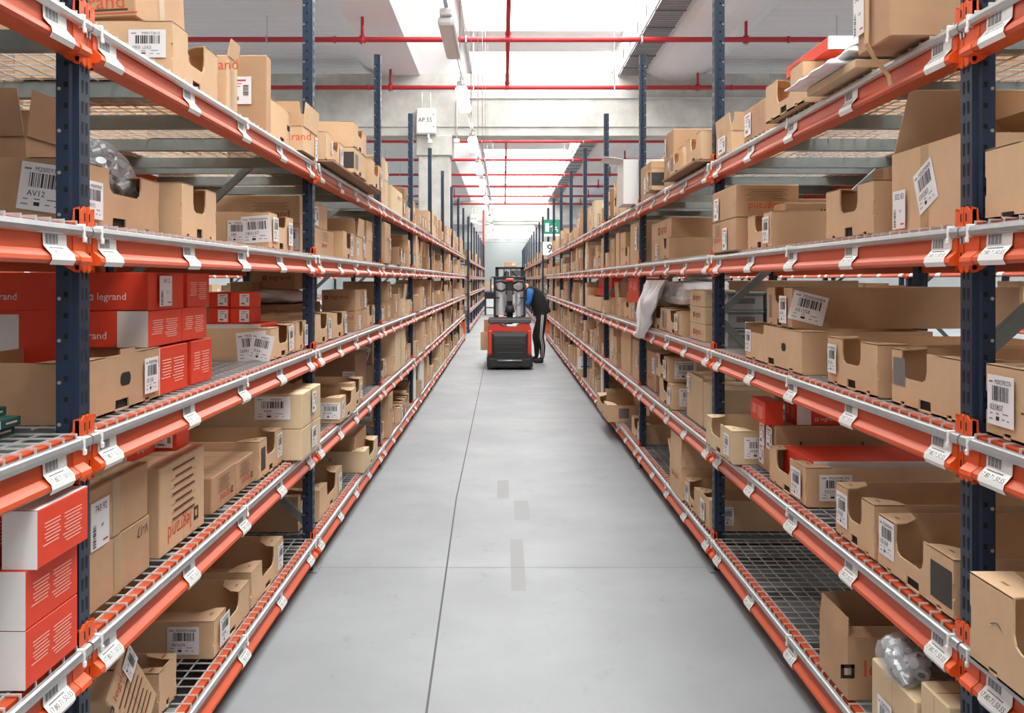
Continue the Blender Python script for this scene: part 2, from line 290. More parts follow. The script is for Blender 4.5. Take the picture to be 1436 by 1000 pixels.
('T', 'L', 4, 6.42, 6.9, 0.0, 0.4, 0.68, 0.17, 'picking carton with bent flap behind the labelled one', {'tone': 1, 'dip': 0.5, 'lab': [('front', 0.8, 0.5, 0.1, 0.11, 'a', 'M2005939601|031558', 0)]}),
('C', 'L', 4, 5.9, 6.5, 0.42, 0.4, 0.68, 0.17, 'brown carton under another behind picking cartons', {'tone': 0, 'tape': 1}),
('C', 'L', 4, 5.9, 6.5, 0.44, 0.4, 0.852, 0.14, 'brown carton with sticker stacked behind picking cartons', {'tone': 0, 'lab': [('front', 0.8, 0.5, 0.1, 0.1, 'c', '', 0)]}),
('C', 'L', 4, 7.2, 7.8, 0.1, 0.7, 0.68, 0.3, 'long dark brown carton at the end of the shelf', {'tone': 2, 'lab': [('near', 0.93, 0.35, 0.09, 0.15, 'a', 'M2005939601|031558', 0)]}),
('T', 'L', 5, 5.2, 5.42, 0.1, 0.4, 0.179, 0.19, 'picking carton half hidden behind the second post', {'tone': 1, 'dip': 0.5, 'lab': [('front', 0.5, 0.5, 0.08, 0.11, 'a', 'M2005939601|031558', 0)]}),
('T', 'L', 5, 5.44, 6.2, 0.03, 0.5, 0.179, 0.17, 'picking carton with deep dip and label at its far corner', {'tone': 1, 'dip': 0.5, 'lab': [('front', 0.87, 0.5, 0.11, 0.1, 'a', 'M2005939601|031558', 0)]}),
('T', 'L', 5, 6.8, 7.5, -0.03, 0.55, 0.179, 0.15, 'wide low carton holding two closed cartons', {'tone': 3, 'dip': 0.5, 'pr': [('text', 'near', 0.55, 0.6, 0.03, 'V', 0)]}),
('C', 'L', 5, 6.86, 7.42, 0.05, 0.2, 0.188, 0.24, 'closed carton lying inside a wide low carton', {'tone': 0}),
('C', 'L', 5, 6.86, 7.42, 0.27, 0.2, 0.188, 0.22, 'darker closed carton lying inside a wide low carton', {'tone': 0}),
('T', 'R', 2, 1.75, 2.27, 0.02, 0.4, 1.685, 0.165, 'carton with a torn tab beyond the first post', {'tone': 1, 'dip': 0, 'tab': 1, 'slot': [(0.2, 0.05, 0.1, 0.06)]}),
('T', 'R', 3, 1.72, 2.265, 0.02, 0.4, 1.182, 0.165, 'carton with large barcode label 035807 beyond the first post', {'tone': 1, 'dip': 0.4, 'lab': [('front', 0.14, 0.52, 0.115, 0.115, 'a', 'M2002903276|035807', 0)], 'pr': [('text', 'front', 0.34, 0.45, 0.035, '-80', 0)]}),
('T', 'R', 4, 1.6, 2.2, -0.05, 0.5, 0.68, 0.196, 'picking carton with chalk swirl hiding the first post', {'tone': 1, 'dip': 0.55, 'chalk': 1}),
('C', 'R', 1, 2.53, 2.76, -0.1, 0.45, 2.186, 0.42, 'large carton with cloth strap overhanging the aisle', {'tone': 0, 'lab': [('front', 0.12, 0.28, 0.08, 0.13, 'b', '302 23', 0), ('front', 0.1, 0.62, 0.08, 0.1, 'b', '9', 0)], 'tape': 0}),
('T', 'R', 1, 3.46, 3.95, -0.04, 0.3, 2.186, 0.15, 'picking carton with two dips and an orange carton on top', {'tone': 1, 'dip': 0.65}),
('O', 'R', 1, 3.3, 3.8, 0.0, 0.36, 2.338, 0.045, 'flat white and orange carton lying on the top shelf picking carton', {'endw': 1, 'plain': 1}),
('C', 'R', 1, 4.12, 4.28, 0.0, 0.25, 2.181, 0.145, 'slim carton with no label next to overhanging picking carton', {'tone': 0}),
('C', 'R', 1, 4.285, 4.47, 0.0, 0.25, 2.181, 0.145, 'slim carton with square white label', {'tone': 0, 'lab': [('front', 0.45, 0.5, 0.11, 0.1, 'c', '', 0)]}),
('F', 'R', 1, 4.72, 5.05, 0.0, 0.2, 2.181, 0.1, 'small open carton with printed white label beside the second post', {'tone': 1, 'lab': [('front', 0.45, 0.5, 0.16, 0.085, 'c', '', 0)]}),
('C', 'R', 2, 2.4, 2.84, 0.03, 0.45, 1.685, 0.228, 'large open carton marked 302 83 with tape down its middle', {'tone': 1, 'tape': 1, 'flap': 2, 'lab': [('front', 0.16, 0.27, 0.085, 0.11, 'b', '302 83', 0), ('front', 0.52, 0.5, 0.12, 0.12, 'a', 'M2002990409|030283', 22)]}),
('T', 'R', 2, 2.98, 3.42, 0.03, 0.22, 1.685, 0.17, 'picking carton with a black scanner showing in its slot', {'tone': 1, 'dip': 0.5}),
('C', 'R', 2, 3.35, 3.62, 0.27, 0.3, 1.685, 0.27, 'taped carton standing behind a picking carton', {'tone': 0, 'tape': 1}),
('T', 'R', 2, 4.12, 4.52, 0.03, 0.45, 1.685, 0.156, 'picking carton with label, small cartons showing inside it', {'tone': 1, 'dip': 0.5, 'lab': [('front', 0.8, 0.5, 0.1, 0.115, 'a', 'M2005939601|031558', 0)]}),
('C', 'R', 2, 4.16, 4.34, 0.1, 0.3, 1.7, 0.18, 'small carton with printed square standing in a picking carton', {'tone': 0, 'pr': [('bars', 'near', 0.6, 0.7, 0.06, 0.05)]}),
('C', 'R', 2, 4.55, 5.05, -0.02, 0.3, 1.685, 0.155, 'lower of two cartons beside the second post, inverted wordmark', {'tone': 0, 'pr': [('logo', 'front', 0.25, 0.4, 0.035, 0), ('lines', 'front', 0.25, 0.7, 0.14, 0.05)], 'lab': [('front', 0.6, 0.4, 0.09, 0.11, 'c', '', 0)]}),
('C', 'R', 2, 4.55, 5.05, -0.02, 0.3, 1.842, 0.155, 'upper of two cartons beside the second post, inverted wordmark', {'tone': 0, 'pr': [('logo', 'near', 0.5, 0.35, 0.045, 0, 180), ('lines', 'near', 0.5, 0.68, 0.2, 0.05)], 'lab': [('front', 0.25, 0.4, 0.1, 0.11, 'c', '', 0)]}),
('C', 'R', 2, 5.2, 5.7, 0.45, 0.55, 1.685, 0.3, 'dark brown carton at the back behind the stacked pair', {'tone': 2}),
('T', 'R', 3, 3.65, 4.5, 0.015, 0.5, 1.182, 0.165, 'picking carton with hand hole under the long labelled tray', {'tone': 1, 'dip': 0.25, 'dipc': 0.18, 'slot': [(0.72, 0.55, 0.07, 0.2)], 'lab': [('front', 0.06, 0.5, 0.1, 0.1, 'a', 'M2005939601|031558', 0)]}),
('T', 'R', 3, 3.79, 4.15, 0.02, 0.9, 1.352, 0.163, 'long tray with tilted barcode label 031558', {'tone': 0, 'dip': 0.4, 'lab': [('near', 0.07, 0.5, 0.14, 0.115, 'a', 'M2000649804|031558', -14), ('front', 0.7, 0.45, 0.1, 0.11, 'a', 'M2005939601|031558', 0)], 'patch': [(0.15, 0.5, 0.12, 0.6, 'grey')]}),
('T', 'R', 3, 2.95, 3.4, 0.03, 0.6, 1.182, 0.163, 'picking carton with torn dip and tall label', {'tone': 1, 'dip': 0.5, 'lab': [('front', 0.14, 0.55, 0.085, 0.1, 'a', 'M2005939601|031558', 0)]}),
('T', 'R', 3, 2.4, 2.84, 0.03, 0.6, 1.182, 0.161, 'picking carton with grey patch beside the first post', {'tone': 1, 'dip': 0.5, 'dipc': 0.34, 'patch': [(0.12, 0.6, 0.19, 0.5, 'grey')]}),
('T', 'R', 4, 2.43, 2.92, 0.02, 0.7, 0.68, 0.155, 'picking carton with black patch and label, dipped front', {'tone': 1, 'dip': 0.55, 'dipc': 0.45, 'patch': [(0.86, 0.48, 0.25, 0.62, 'black')], 'lab': [('front', 0.14, 0.62, 0.11, 0.11, 'a', 'M2005939601|031558', 0)]}),
('T', 'R', 4, 2.95, 3.29, 0.02, 0.75, 0.68, 0.172, 'picking carton with scribbled ring beside the black patched one', {'tone': 1, 'dip': 0.55, 'lab': [('front', 0.2, 0.55, 0.1, 0.11, 'a', 'M2005939601|031558', 0)]}),
('T', 'R', 4, 3.65, 4.15, 0.03, 0.8, 0.68, 0.15, 'picking carton with label 032314 holding long orange boxes', {'tone': 1, 'dip': 0.5, 'dipc': 0.4, 'lab': [('near', 0.14, 0.5, 0.125, 0.1, 'a', 'M2005981373|032314', 0), ('front', 0.8, 0.5, 0.12, 0.11, 'a', 'M2005939601|031558', 0)]}),
('O', 'R', 4, 3.7, 3.95, 0.08, 0.7, 0.692, 0.15, 'long orange box with white end lying in a labelled picking carton', {'plain': 1, 'endw': 1}),
('O', 'R', 4, 3.955, 4.12, 0.08, 0.7, 0.692, 0.142, 'second long orange box lying in a labelled picking carton', {'plain': 1}),
('T', 'R', 4, 4.5, 5.07, -0.05, 0.35, 0.68, 0.155, 'picking carton overhanging the beam in front of the second post', {'tone': 3, 'dip': 0.5, 'dipc': 0.4, 'lab': [('front', 0.82, 0.5, 0.1, 0.1, 'a', 'M2005939601|031558', 0), ('near', 0.35, 0.5, 0.13, 0.1, 'a', 'M20089|03641', 0)]}),
('C', 'R', 4, 4.2, 4.48, 0.07, 0.7, 0.68, 0.225, 'carton with big dark lettering along its side', {'tone': 0, 'pr': [('logo', 'near', 0.3, 0.5, 0.09, 2)], 'lab': [('front', 0.3, 0.72, 0.08, 0.1, 'c', '', 0), ('front', 0.75, 0.72, 0.09, 0.1, 'c', '', 0), ('front', 0.2, 0.3, 0.08, 0.09, 'c', '', 0)]}),
('O', 'R', 4, 4.22, 4.46, 0.03, 0.08, 0.907, 0.1, 'orange carton with columns of text standing on a lettered carton', {}),
('O', 'R', 4, 4.22, 4.4, 0.17, 0.24, 0.907, 0.1, 'orange carton with white corner and wordmark facing the aisle mouth', {'big': 1, 'endw': 0, 'wleft': 1}),
('F', 'R', 5, 3.12, 3.4, 0.0, 0.4, 0.179, 0.2, 'open carton with black and orange wordmark on the lowest shelf', {'tone': 0, 'tuck': 1, 'pr': [('logo', 'near', 0.34, 0.47, 0.072, 3), ('lines', 'near', 0.55, 0.18, 0.16, 0.05)]}),
('C', 'R', 5, 2.54, 2.84, -0.03, 0.32, 0.179, 0.25, 'pale carton under clear bags with tilted labels', {'tone': 3, 'lab': [('front', 0.35, 0.45, 0.1, 0.11, 'a', 'M2005939601|031558', 0), ('front', 0.55, 0.4, 0.09, 0.1, 'a', 'M2|0', 10)], 'pr': [('logo', 'top', 0.5, 0.6, 0.035, 0)]}),
('C', 'R', 5, 2.372, 2.53, -0.02, 0.35, 0.179, 0.31, 'pale carton with dark top slit beside the first post', {'tone': 3}),
('C', 'R', 5, 1.9, 2.25, -0.01, 0.25, 0.179, 0.2, 'pale carton just past the first post on the lowest shelf', {'tone': 3}),
('T', 'R', 1, 5.2, 5.62, -0.05, 0.3, 2.2, 0.155, 'picking carton with orange part in its slot beside the second post', {'tone': 1, 'dip': 0.5}),
('T', 'R', 1, 5.76, 6.2, -0.045, 0.3, 2.2, 0.15, 'picking carton with grey patch overhanging the beam', {'tone': 1, 'dip': 0.5, 'patch': [(0.15, 0.55, 0.2, 0.55, 'grey')]}),
('C', 'R', 1, 5.2, 6.3, -0.08, 0.35, 2.186, 0.012, 'brown card sheet under the overhanging picking cartons', {'tone': 2, 'sheet': 1}),
('C', 'R', 1, 6.45, 6.82, 0.02, 0.35, 2.181, 0.19, 'lower carton of a tall pair beside the overhanging cartons', {'tone': 0, 'tape': 1}),
('C', 'R', 1, 6.45, 6.82, 0.02, 0.35, 2.371, 0.19, 'upper carton of a tall pair with creased top', {'tone': 0, 'lab': [('front', 0.3, 0.5, 0.05, 0.12, 'c', '', 0)]}),
('C', 'R', 1, 5.9, 6.3, 0.38, 0.3, 2.186, 0.33, 'carton with inked stamp behind overhanging picking cartons', {'tone': 0, 'pr': [('bars', 'near', 0.4, 0.8, 0.07, 0.06)]}),
('C', 'R', 1, 7.3, 7.84, 0.0, 0.35, 2.181, 0.27, 'carton with tall white label next to a black patched one', {'tone': 0, 'lab': [('front', 0.6, 0.4, 0.25, 0.13, 'c', '', 0)]}),
('T', 'R', 1, 6.86, 7.17, -0.06, 0.25, 2.19, 0.155, 'small carton with black square patch on its side', {'tone': 1, 'dip': 0.5, 'npatch': [(0.55, 0.5, 0.14, 0.6, 'black')], 'patch': [(0.6, 0.5, 0.3, 0.5, 'grey')]}),
('C', 'R', 2, 6.87, 7.78, 0.08, 0.4, 1.685, 0.31, 'pale carton with dark and orange wordmark, slanted top', {'tone': 1, 'pr': [('logo', 'front', 0.6, 0.75, 0.09, 3)], 'lab': [('front', 0.3, 0.25, 0.13, 0.13, 'c', '', 0)]}),
('T', 'R', 2, 6.5, 6.82, 0.0, 0.5, 1.685, 0.15, 'picking carton standing before a tall pale carton', {'tone': 0, 'dip': 0.5}),
('T', 'R', 3, 6.17, 6.75, 0.02, 0.28, 1.182, 0.155, 'picking carton with label next to stacked small cartons', {'tone': 1, 'dip': 0.5, 'lab': [('front', 0.75, 0.55, 0.12, 0.11, 'a', 'M2005939601|031558', 0)], 'patch': [(0.03, 0.5, 0.06, 0.7, 'grey')]}),
('T', 'R', 3, 6.78, 7.4, 0.02, 0.28, 1.182, 0.165, 'picking carton with label in front of white plastic', {'tone': 1, 'dip': 0.5, 'lab': [('front', 0.15, 0.55, 0.12, 0.12, 'a', 'M2005939601|031558', 0)], 'patch': [(0.9, 0.5, 0.16, 0.7, 'grey')]}),
('C', 'R', 3, 5.58, 6.02, 0.05, 0.18, 1.182, 0.1, 'small carton with red stamp, lowest of three', {'tone': 3, 'pr': [('logo', 'front', 0.5, 0.5, 0.05, 0)]}),
('C', 'R', 3, 5.58, 6.02, 0.05, 0.18, 1.284, 0.1, 'small carton with red stamp, middle of three', {'tone': 3, 'pr': [('logo', 'front', 0.5, 0.5, 0.05, 0)]}),
('C', 'R', 3, 5.58, 6.02, 0.05, 0.18, 1.386, 0.1, 'small carton with red stamp, topmost of three', {'tone': 3, 'pr': [('logo', 'front', 0.5, 0.5, 0.05, 0)]}),
('P', 'R', 3, 5.19, 5.5, 0.09, 0.2, 1.182, 0.098, 'grey plastic lidded box, lowest row, aisle side column', {}),
('P', 'R', 3, 5.19, 5.5, 0.3, 0.2, 1.182, 0.098, 'grey plastic lidded box, lowest row, inner column', {}),
('P', 'R', 3, 5.19, 5.5, 0.09, 0.2, 1.282, 0.098, 'grey plastic lidded box, middle row, aisle side column', {}),
('P', 'R', 3, 5.19, 5.5, 0.3, 0.2, 1.282, 0.098, 'grey plastic lidded box, middle row, inner column', {}),
('P', 'R', 3, 5.19, 5.5, 0.09, 0.2, 1.382, 0.098, 'grey plastic lidded box, upper row, aisle side column', {}),
('P', 'R', 3, 5.19, 5.5, 0.3, 0.2, 1.382, 0.098, 'grey plastic lidded box, upper row, inner column', {}),
('C', 'R', 3, 7.45, 7.84, 0.02, 0.3, 1.182, 0.33, 'tall carton wrapped by white plastic film beside the third post', {'tone': 3}),
('C', 'R', 3, 6.0, 7.6, 0.65, 0.45, 1.182, 0.36, 'long carton with red lettering at the back of the shelf', {'tone': 0}),
('T', 'R', 4, 6.4, 6.9, 0.0, 0.4, 0.68, 0.165, 'lower of two labelled picking cartons', {'tone': 1, 'dip': 0.45, 'lab': [('near', 0.3, 0.5, 0.14, 0.12, 'a', 'M2005939601|031558', 0), ('front', 0.82, 0.5, 0.12, 0.11, 'a', 'M2005939601|031558', 0)]}),
('T', 'R', 4, 6.55, 7.05, 0.0, 0.4, 0.848, 0.165, 'upper of two labelled picking cartons', {'tone': 1, 'dip': 0.45, 'lab': [('near', 0.3, 0.5, 0.15, 0.12, 'a', 'M2005939601|031558', 0), ('front', 0.82, 0.5, 0.12, 0.12, 'a', 'M2005939601|031558', 0)], 'patch': [(0.1, 0.6, 0.12, 0.5, 'grey')]}),
('C', 'R', 4, 7.35, 7.82, 0.05, 0.3, 0.68, 0.3, 'brown carton with faint print beside the labelled pair', {'tone': 0, 'lab': [('front', 0.7, 0.65, 0.12, 0.12, 'c', '', 0)], 'pr': [('logo', 'front', 0.4, 0.3, 0.05, 0)]}),
('C', 'R', 4, 5.2, 5.62, 0.05, 0.3, 0.68, 0.27, 'tall pale carton standing behind the second post, nearer half', {'tone': 3, 'tape': 1}),
('C', 'R', 4, 5.63, 6.1, 0.045, 0.2, 0.68, 0.285, 'tall pale carton with narrow sticker before the empty stretch', {'tone': 3, 'lab': [('front', 0.15, 0.75, 0.1, 0.1, 'c', '', 0)]}),
('T', 'R', 5, 5.22, 5.5, 0.0, 0.5, 0.179, 0.165, 'low picking carton with label touching the second post', {'tone': 1, 'dip': 0, 'lab': [('front', 0.45, 0.5, 0.11, 0.11, 'a', 'M2005939601|031558', 0), ('near', 0.2, 0.5, 0.06, 0.1, 'a', 'M2005939601|031558', 0)]}),
('T', 'R', 5, 5.51, 5.92, 0.0, 0.5, 0.179, 0.15, 'low picking carton with label and scooped front', {'tone': 1, 'dip': 0.6, 'lab': [('front', 0.15, 0.5, 0.11, 0.11, 'a', 'M2005939601|031558', 0)]}),
('F', 'R', 5, 5.95, 6.35, -0.02, 0.4, 0.179, 0.2, 'open carton with tall standing flaps at the edge of the empty deck', {'tone': 1, 'wide': 1, 'pr': [('logo', 'front', 0.5, 0.6, 0.05, 0)]}),
('C', 'R', 5, 5.3, 6.0, 0.52, 0.6, 0.179, 0.3, 'dark carton with faint lettering behind low picking cartons', {'tone': 2, 'pr': [('logo', 'near', 0.1, 0.6, 0.06, 2)]})]
# ------------------------------------------------------------------ pallet racks
def post_mesh(s, slots, h=3.4, full=True):
    b = MB(); f = lambda a, y, z: (s*a, y, z)
    pr = [(0,-.029),(0,.029),(.016,.029),(.021,.037),(.052,.037),(.052,-.037),(.021,-.037),(.016,-.029)]
    b.prism(pr, 0, h, f, 'post_blue')
    b.box(s*-.03, s*.10, -.065, .065, 0, .006, 'galv_dull')
    if slots:
        z = 0.06
        while z < h-0.05:
            for y in (-.011, .011):
                yy = y
                b.add([f(-.0006, yy-.0058, z+.015), f(-.0006, yy+.0058, z+.015), f(-.0006, yy+.0042, z-.015), f(-.0006, yy-.0042, z-.015)], [(0,1,2,3) if s < 0 else (3,2,1,0)], 'slot')
            b.add([f(.023, -.0378, z-.006), f(.033, -.0378, z-.006), f(.033, -.0378, z+.006), f(.023, -.0378, z+.006)], [(0,1,2,3)], 'slot')
            z += 0.05
        z = 0.1
        while z < h:
            b.tube([f(.044, -.0365, z), f(.044, -.0385, z)], .0045, 'rivet', 8, False)
            z += 0.1
    return b.mesh('post')
def beam_mesh(s, L, front=True):
    # y from 0 to L between post centres, z relative to the beam top
    b = MB()
    pr = [(.036,-.042),(.002,-.042),(.002,-.064),(-.006,-.068),(-.008,-.106),(-.018,-.114),(-.026,-.121),(-.028,-.130),(-.022,-.137),(.036,-.137)]
    b.prism(pr, .030, L-.030, lambda a, z, y: (s*a, y, z), 'beam_orange')
    for e, d in ((0, 1), (L, -1)):
        fy = lambda t: e+d*t
        # face plate of the end connector with chamfered ends
        pl = [(.002,0),(.012,.003),(.026,-.010),(.030,-.03),(.030,-.13),(.024,-.152),(.010,-.158),(.002,-.15)]
        b.prism(pl, -.006, 0, lambda t, z, n: (s*n, fy(t), z), 'bracket_orange')
        # wing folded back along the side of the post, curved lower edge
        wg = [(-.006,0),(.008,-.004),(.010,-.030),(.024,-.046),(.046,-.052),(.048,-.118),(.040,-.132),(.022,-.146),(.004,-.156),(-.006,-.157)]
        b.prism(wg, .0385, .043, lambda a, z, t: (s*a, fy(t), z), 'bracket_orange')
        b.box(s*-.006, s*.004, fy(.028), fy(.043), -.150, -.006, 'bracket_orange')
        cp = [(.004,-.066),(-.008,-.068),(-.0105,-.106),(-.020,-.114),(-.0285,-.121),(-.0305,-.131),(-.023,-.1395),(.004,-.1395)]
        b.prism(cp, .026, .082, lambda a, z, t: (s*a, fy(t), z), 'bracket_orange')
        b.box(s*-.012, s*-.006, fy(.005), fy(.011), -.088, -.062, 'galv_bright', .0025)
        for z in (-.024, -.118): b.quad((s*-.0066, fy(.013), z), (0, -s, 0), (0,0,1), .006, .02, 'slot')
    return b.mesh('beam')
def holder_mesh(s):
    b = MB()
    pr = [(-.0095,-.062),(-.0115,-.098),(-.020,-.108),(-.0295,-.118),(-.032,-.130),(-.026,-.141)]
    k = len(pr)
    vs = []
    for y in (-.056, .056):
        vs += [(s*a, y, z) for a, z in pr] + [(s*(a+.0012), y, z) for a, z in pr]
    fs = []
    for i in range(k-1):
        fs += [(i, i+1, 2*k+i+1, 2*k+i), (k+i+1, k+i, 3*k+i, 3*k+i+1)]
    fs += [(0, 2*k, 3*k, k), (k-1, 2*k-1, 4*k-1, 3*k-1)] + [(i, k+i, k+i+1, i+1) for i in range(k-1)] + [(2*k+i+1, 3*k+i+1, 3*k+i, 2*k+i) for i in range(k-1)]
    b.add(vs, fs, 'plastic_white')
    rt = (0, -s, 0)
    def up(i): a, z = pr[i]; a2, z2 = pr[i+1]; return Vector((s*(a-a2), 0, z-z2)).normalized()
    c = Vector((s*-.0105, s*.018, -.081)); b.quad(c, rt, up(0), .058, .026, 'ink_grey', .0008)
    for q in range(3): b.quad(c+Vector((0, s*(-.018+q*.017), 0)), rt, up(0), .0018, .026, 'paper', .0012)
    c = Vector((s*-.0248, 0, -.113)); b.text('17.80.71.50.55', c, rt, up(2), .0125, 'ink', .001, .104)
    b.quad(Vector((s*-.0157, s*.006, -.103)), rt, up(1), .07, .003, 'ink_grey', .001)
    return b.mesh('label_holder')
def deck_mesh(s, L, fine=True):
    b = MB(); y0, y1 = .044, L-.044; D = DEP-.02
    n = int((y1-y0)/(.066 if fine else .132)); h = .0022
    for i in range(n+1):
        y = y0+.01+(y1-y0-.02)*i/n
        b.box(s*-.002, s*D, y-h, y+h, -.004, 0, 'wire')
        b.box(s*-.006, s*-.002, y-h, y+h, -.020, 0, 'wire')
    nx = 18 if fine else 9
    for i in range(nx+1):
        x = .03+(D-.04)*i/nx
        b.box(s*(x-h), s*(x+h), y0, y1, -.008, -.004, 'wire')
    # rolled front edge
    rim = [(-.014,-.012),(-.006,-.011),(-.003,-.018),(-.005,-.034),(-.012,-.038),(-.020,-.034),(-.022,-.024),(-.019,-.015)]
    b.prism(rim, .004, L-.004, lambda a, z, y: (s*a, y, z), 'galv_bright')
    for y in ([.05, L/2, L-.05] if fine else []):
        b.box(s*-.024, s*0, y-.004, y+.004, -.04, -.008, 'plastic_white', .002)
        b.box(s*-.026, s*-.018, y-.004, y+.006, -.052, -.038, 'plastic_white', .002)
    for ly in LABY:
        y = ly*L/2.8
        b.box(s*.03, s*D, y-.022, y+.022, -.058, -.008, 'galv_dull')
    return b.mesh('wire_deck')
def rail_mesh(s, L):
    b = MB(); b.prism([(0,-.042),(.036,-.042),(.036,-.137),(-.02,-.137),(-.026,-.125),(-.006,-.108),(0,-.07)], .03, L-.03, lambda a, z, y: (s*(DEP-a), y, z), 'beam_orange')
    for e, d in ((0, 1), (L, -1)): b.box(s*DEP, s*(DEP+.006), e+d*.002, e+d*.03, -.158, 0, 'bracket_orange')
    return b.mesh('rear_beam')
def brace_mesh(s, a, za, c, zc):
    b = MB(); p = Vector((s*a, 0, za)); q = Vector((s*c, 0, zc)); t = (q-p).normalized(); n = Vector((0,1,0)).cross(t)*.018
    vs = []
    for y in (-.014, .014): vs += [p-n+Vector((0,y,0)), q-n+Vector((0,y,0)), q+n+Vector((0,y,0)), p+n+Vector((0,y,0))]
    b.add(vs, [(0,1,2,3),(7,6,5,4),(0,4,5,1),(1,5,6,2),(2,6,7,3),(3,7,4,0)], 'galv_dull')
    for e in (p, q): b.tube([e+Vector((0,-.022,0)), e+Vector((0,-.014,0))], .008, 'rivet', 6, False)
    return b.mesh('brace')
CACHE = {}
def cm(key, fn):
    if key not in CACHE: CACHE[key] = fn()
    return CACHE[key]
def rack(side_x, s, ys, label, fine, nlab, levels=(1,2,3,4,5), posth=3.4, group=None):
    root = empty('pallet_rack', (side_x, ys[0], 0), label, 'shelving rack', group or 'storage racks along the aisles')
    L = ys[1]-ys[0]
    for i, y in enumerate(ys):
        near = fine and i < 5
        fr = bpy.data.objects.new('upright_frame', None); C.objects.link(fr); fr.parent = root; fr.location = (0, y-ys[0], 0)
        link(cm(('post', s, near, posth), lambda: post_mesh(s, near, posth)), 'post', fr)
        link(cm(('post', -s, False), lambda: post_mesh(-s, False, 2.26)), 'post', fr, (s*DEP, 0, 0))
        segs = ((.05,.26,1.08,1.3),(1.08,1.46,.05,2.42)) if s < 0 else ((.05,1.32,1.08,.26),(.05,1.38,1.0,2.24))
        for k, sg in enumerate(segs): link(cm(('brace', s, k), lambda: brace_mesh(s, *sg)), 'brace', fr)
    cnt = 0; rest = MB()
    order = sorted(((i, l) for i in range(len(ys)-1) for l in levels))
    for i, l in order:
        y = ys[i]-ys[0]
        bm_ = link(cm(('beam', s, round(L, 2)), lambda: beam_mesh(s, L)), 'beam', root, (0, y, BT[l]))
        link(cm(('rail', s, round(L, 2)), lambda: rail_mesh(s, L)), 'rear_beam', root, (0, y, BT[l]))
        link(cm(('deck', s, round(L, 2), fine), lambda: deck_mesh(s, L, fine)), 'wire_deck', root, (0, y, DECK[l]))
        if nlab is None: continue
        for ly in LABY:
            ly = ly*L/2.8
            if i == 0 and fine and ly < L*.9: continue
            if cnt < nlab:
                link(cm(('hold', s), lambda: holder_mesh(s)), 'label_holder', bm_, (0, ly, 0)); cnt += 1
            else:
                rest.box(s*-.012, s*-.008, y+ly-.05, y+ly+.05, BT[l]-.10, BT[l]-.062, 'plastic_white')
                rest.prism([(-.012,-.098),(-.032,-.118),(-.033,-.130),(-.026,-.139),(-.024,-.118),(-.008,-.1)], y+ly-.05, y+ly+.05, lambda a, z, n: (s*a, n, BT[l]+z), 'plastic_white')
                rest.quad((s*-.0125, y+ly+s*.016, BT[l]-.081), (0,-s,0), (0,0,1), .052, .026, 'ink_grey', .0006)
    if rest.f:
        o = rest.obj('label_holders', root); o['kind'] = 'stuff'
    return root
rack(XL, -1, POST, 'long blue and orange storage rack on the side opposite the worker, packed with cartons', True, 100)
rack(XR, 1, POST, 'long blue and orange storage rack beside the worker and the red truck', True, 100)
FARL = [28.1+2.8*k for k in range(9)]; FARR = [28.1+2.8*k for k in range(12)]
rack(XL, -1, FARL, 'storage rack beyond the cross aisle on the side opposite the worker', False, 0)
rack(XR, 1, FARR, 'storage rack beyond the cross aisle on the side of the worker', False, 0)
NL, NR = XL-DEP-2.17, XR+DEP+2.25
NEI = [2.322+2.8*k for k in range(9)]
rack(NL, -1, NEI, 'storage rack of the next aisle glimpsed through the shelves opposite the worker', False, 0, posth=2.3)
rack(NR, 1, NEI, 'storage rack of the next aisle glimpsed through the shelves on the side of the worker', False, 0, posth=2.3)
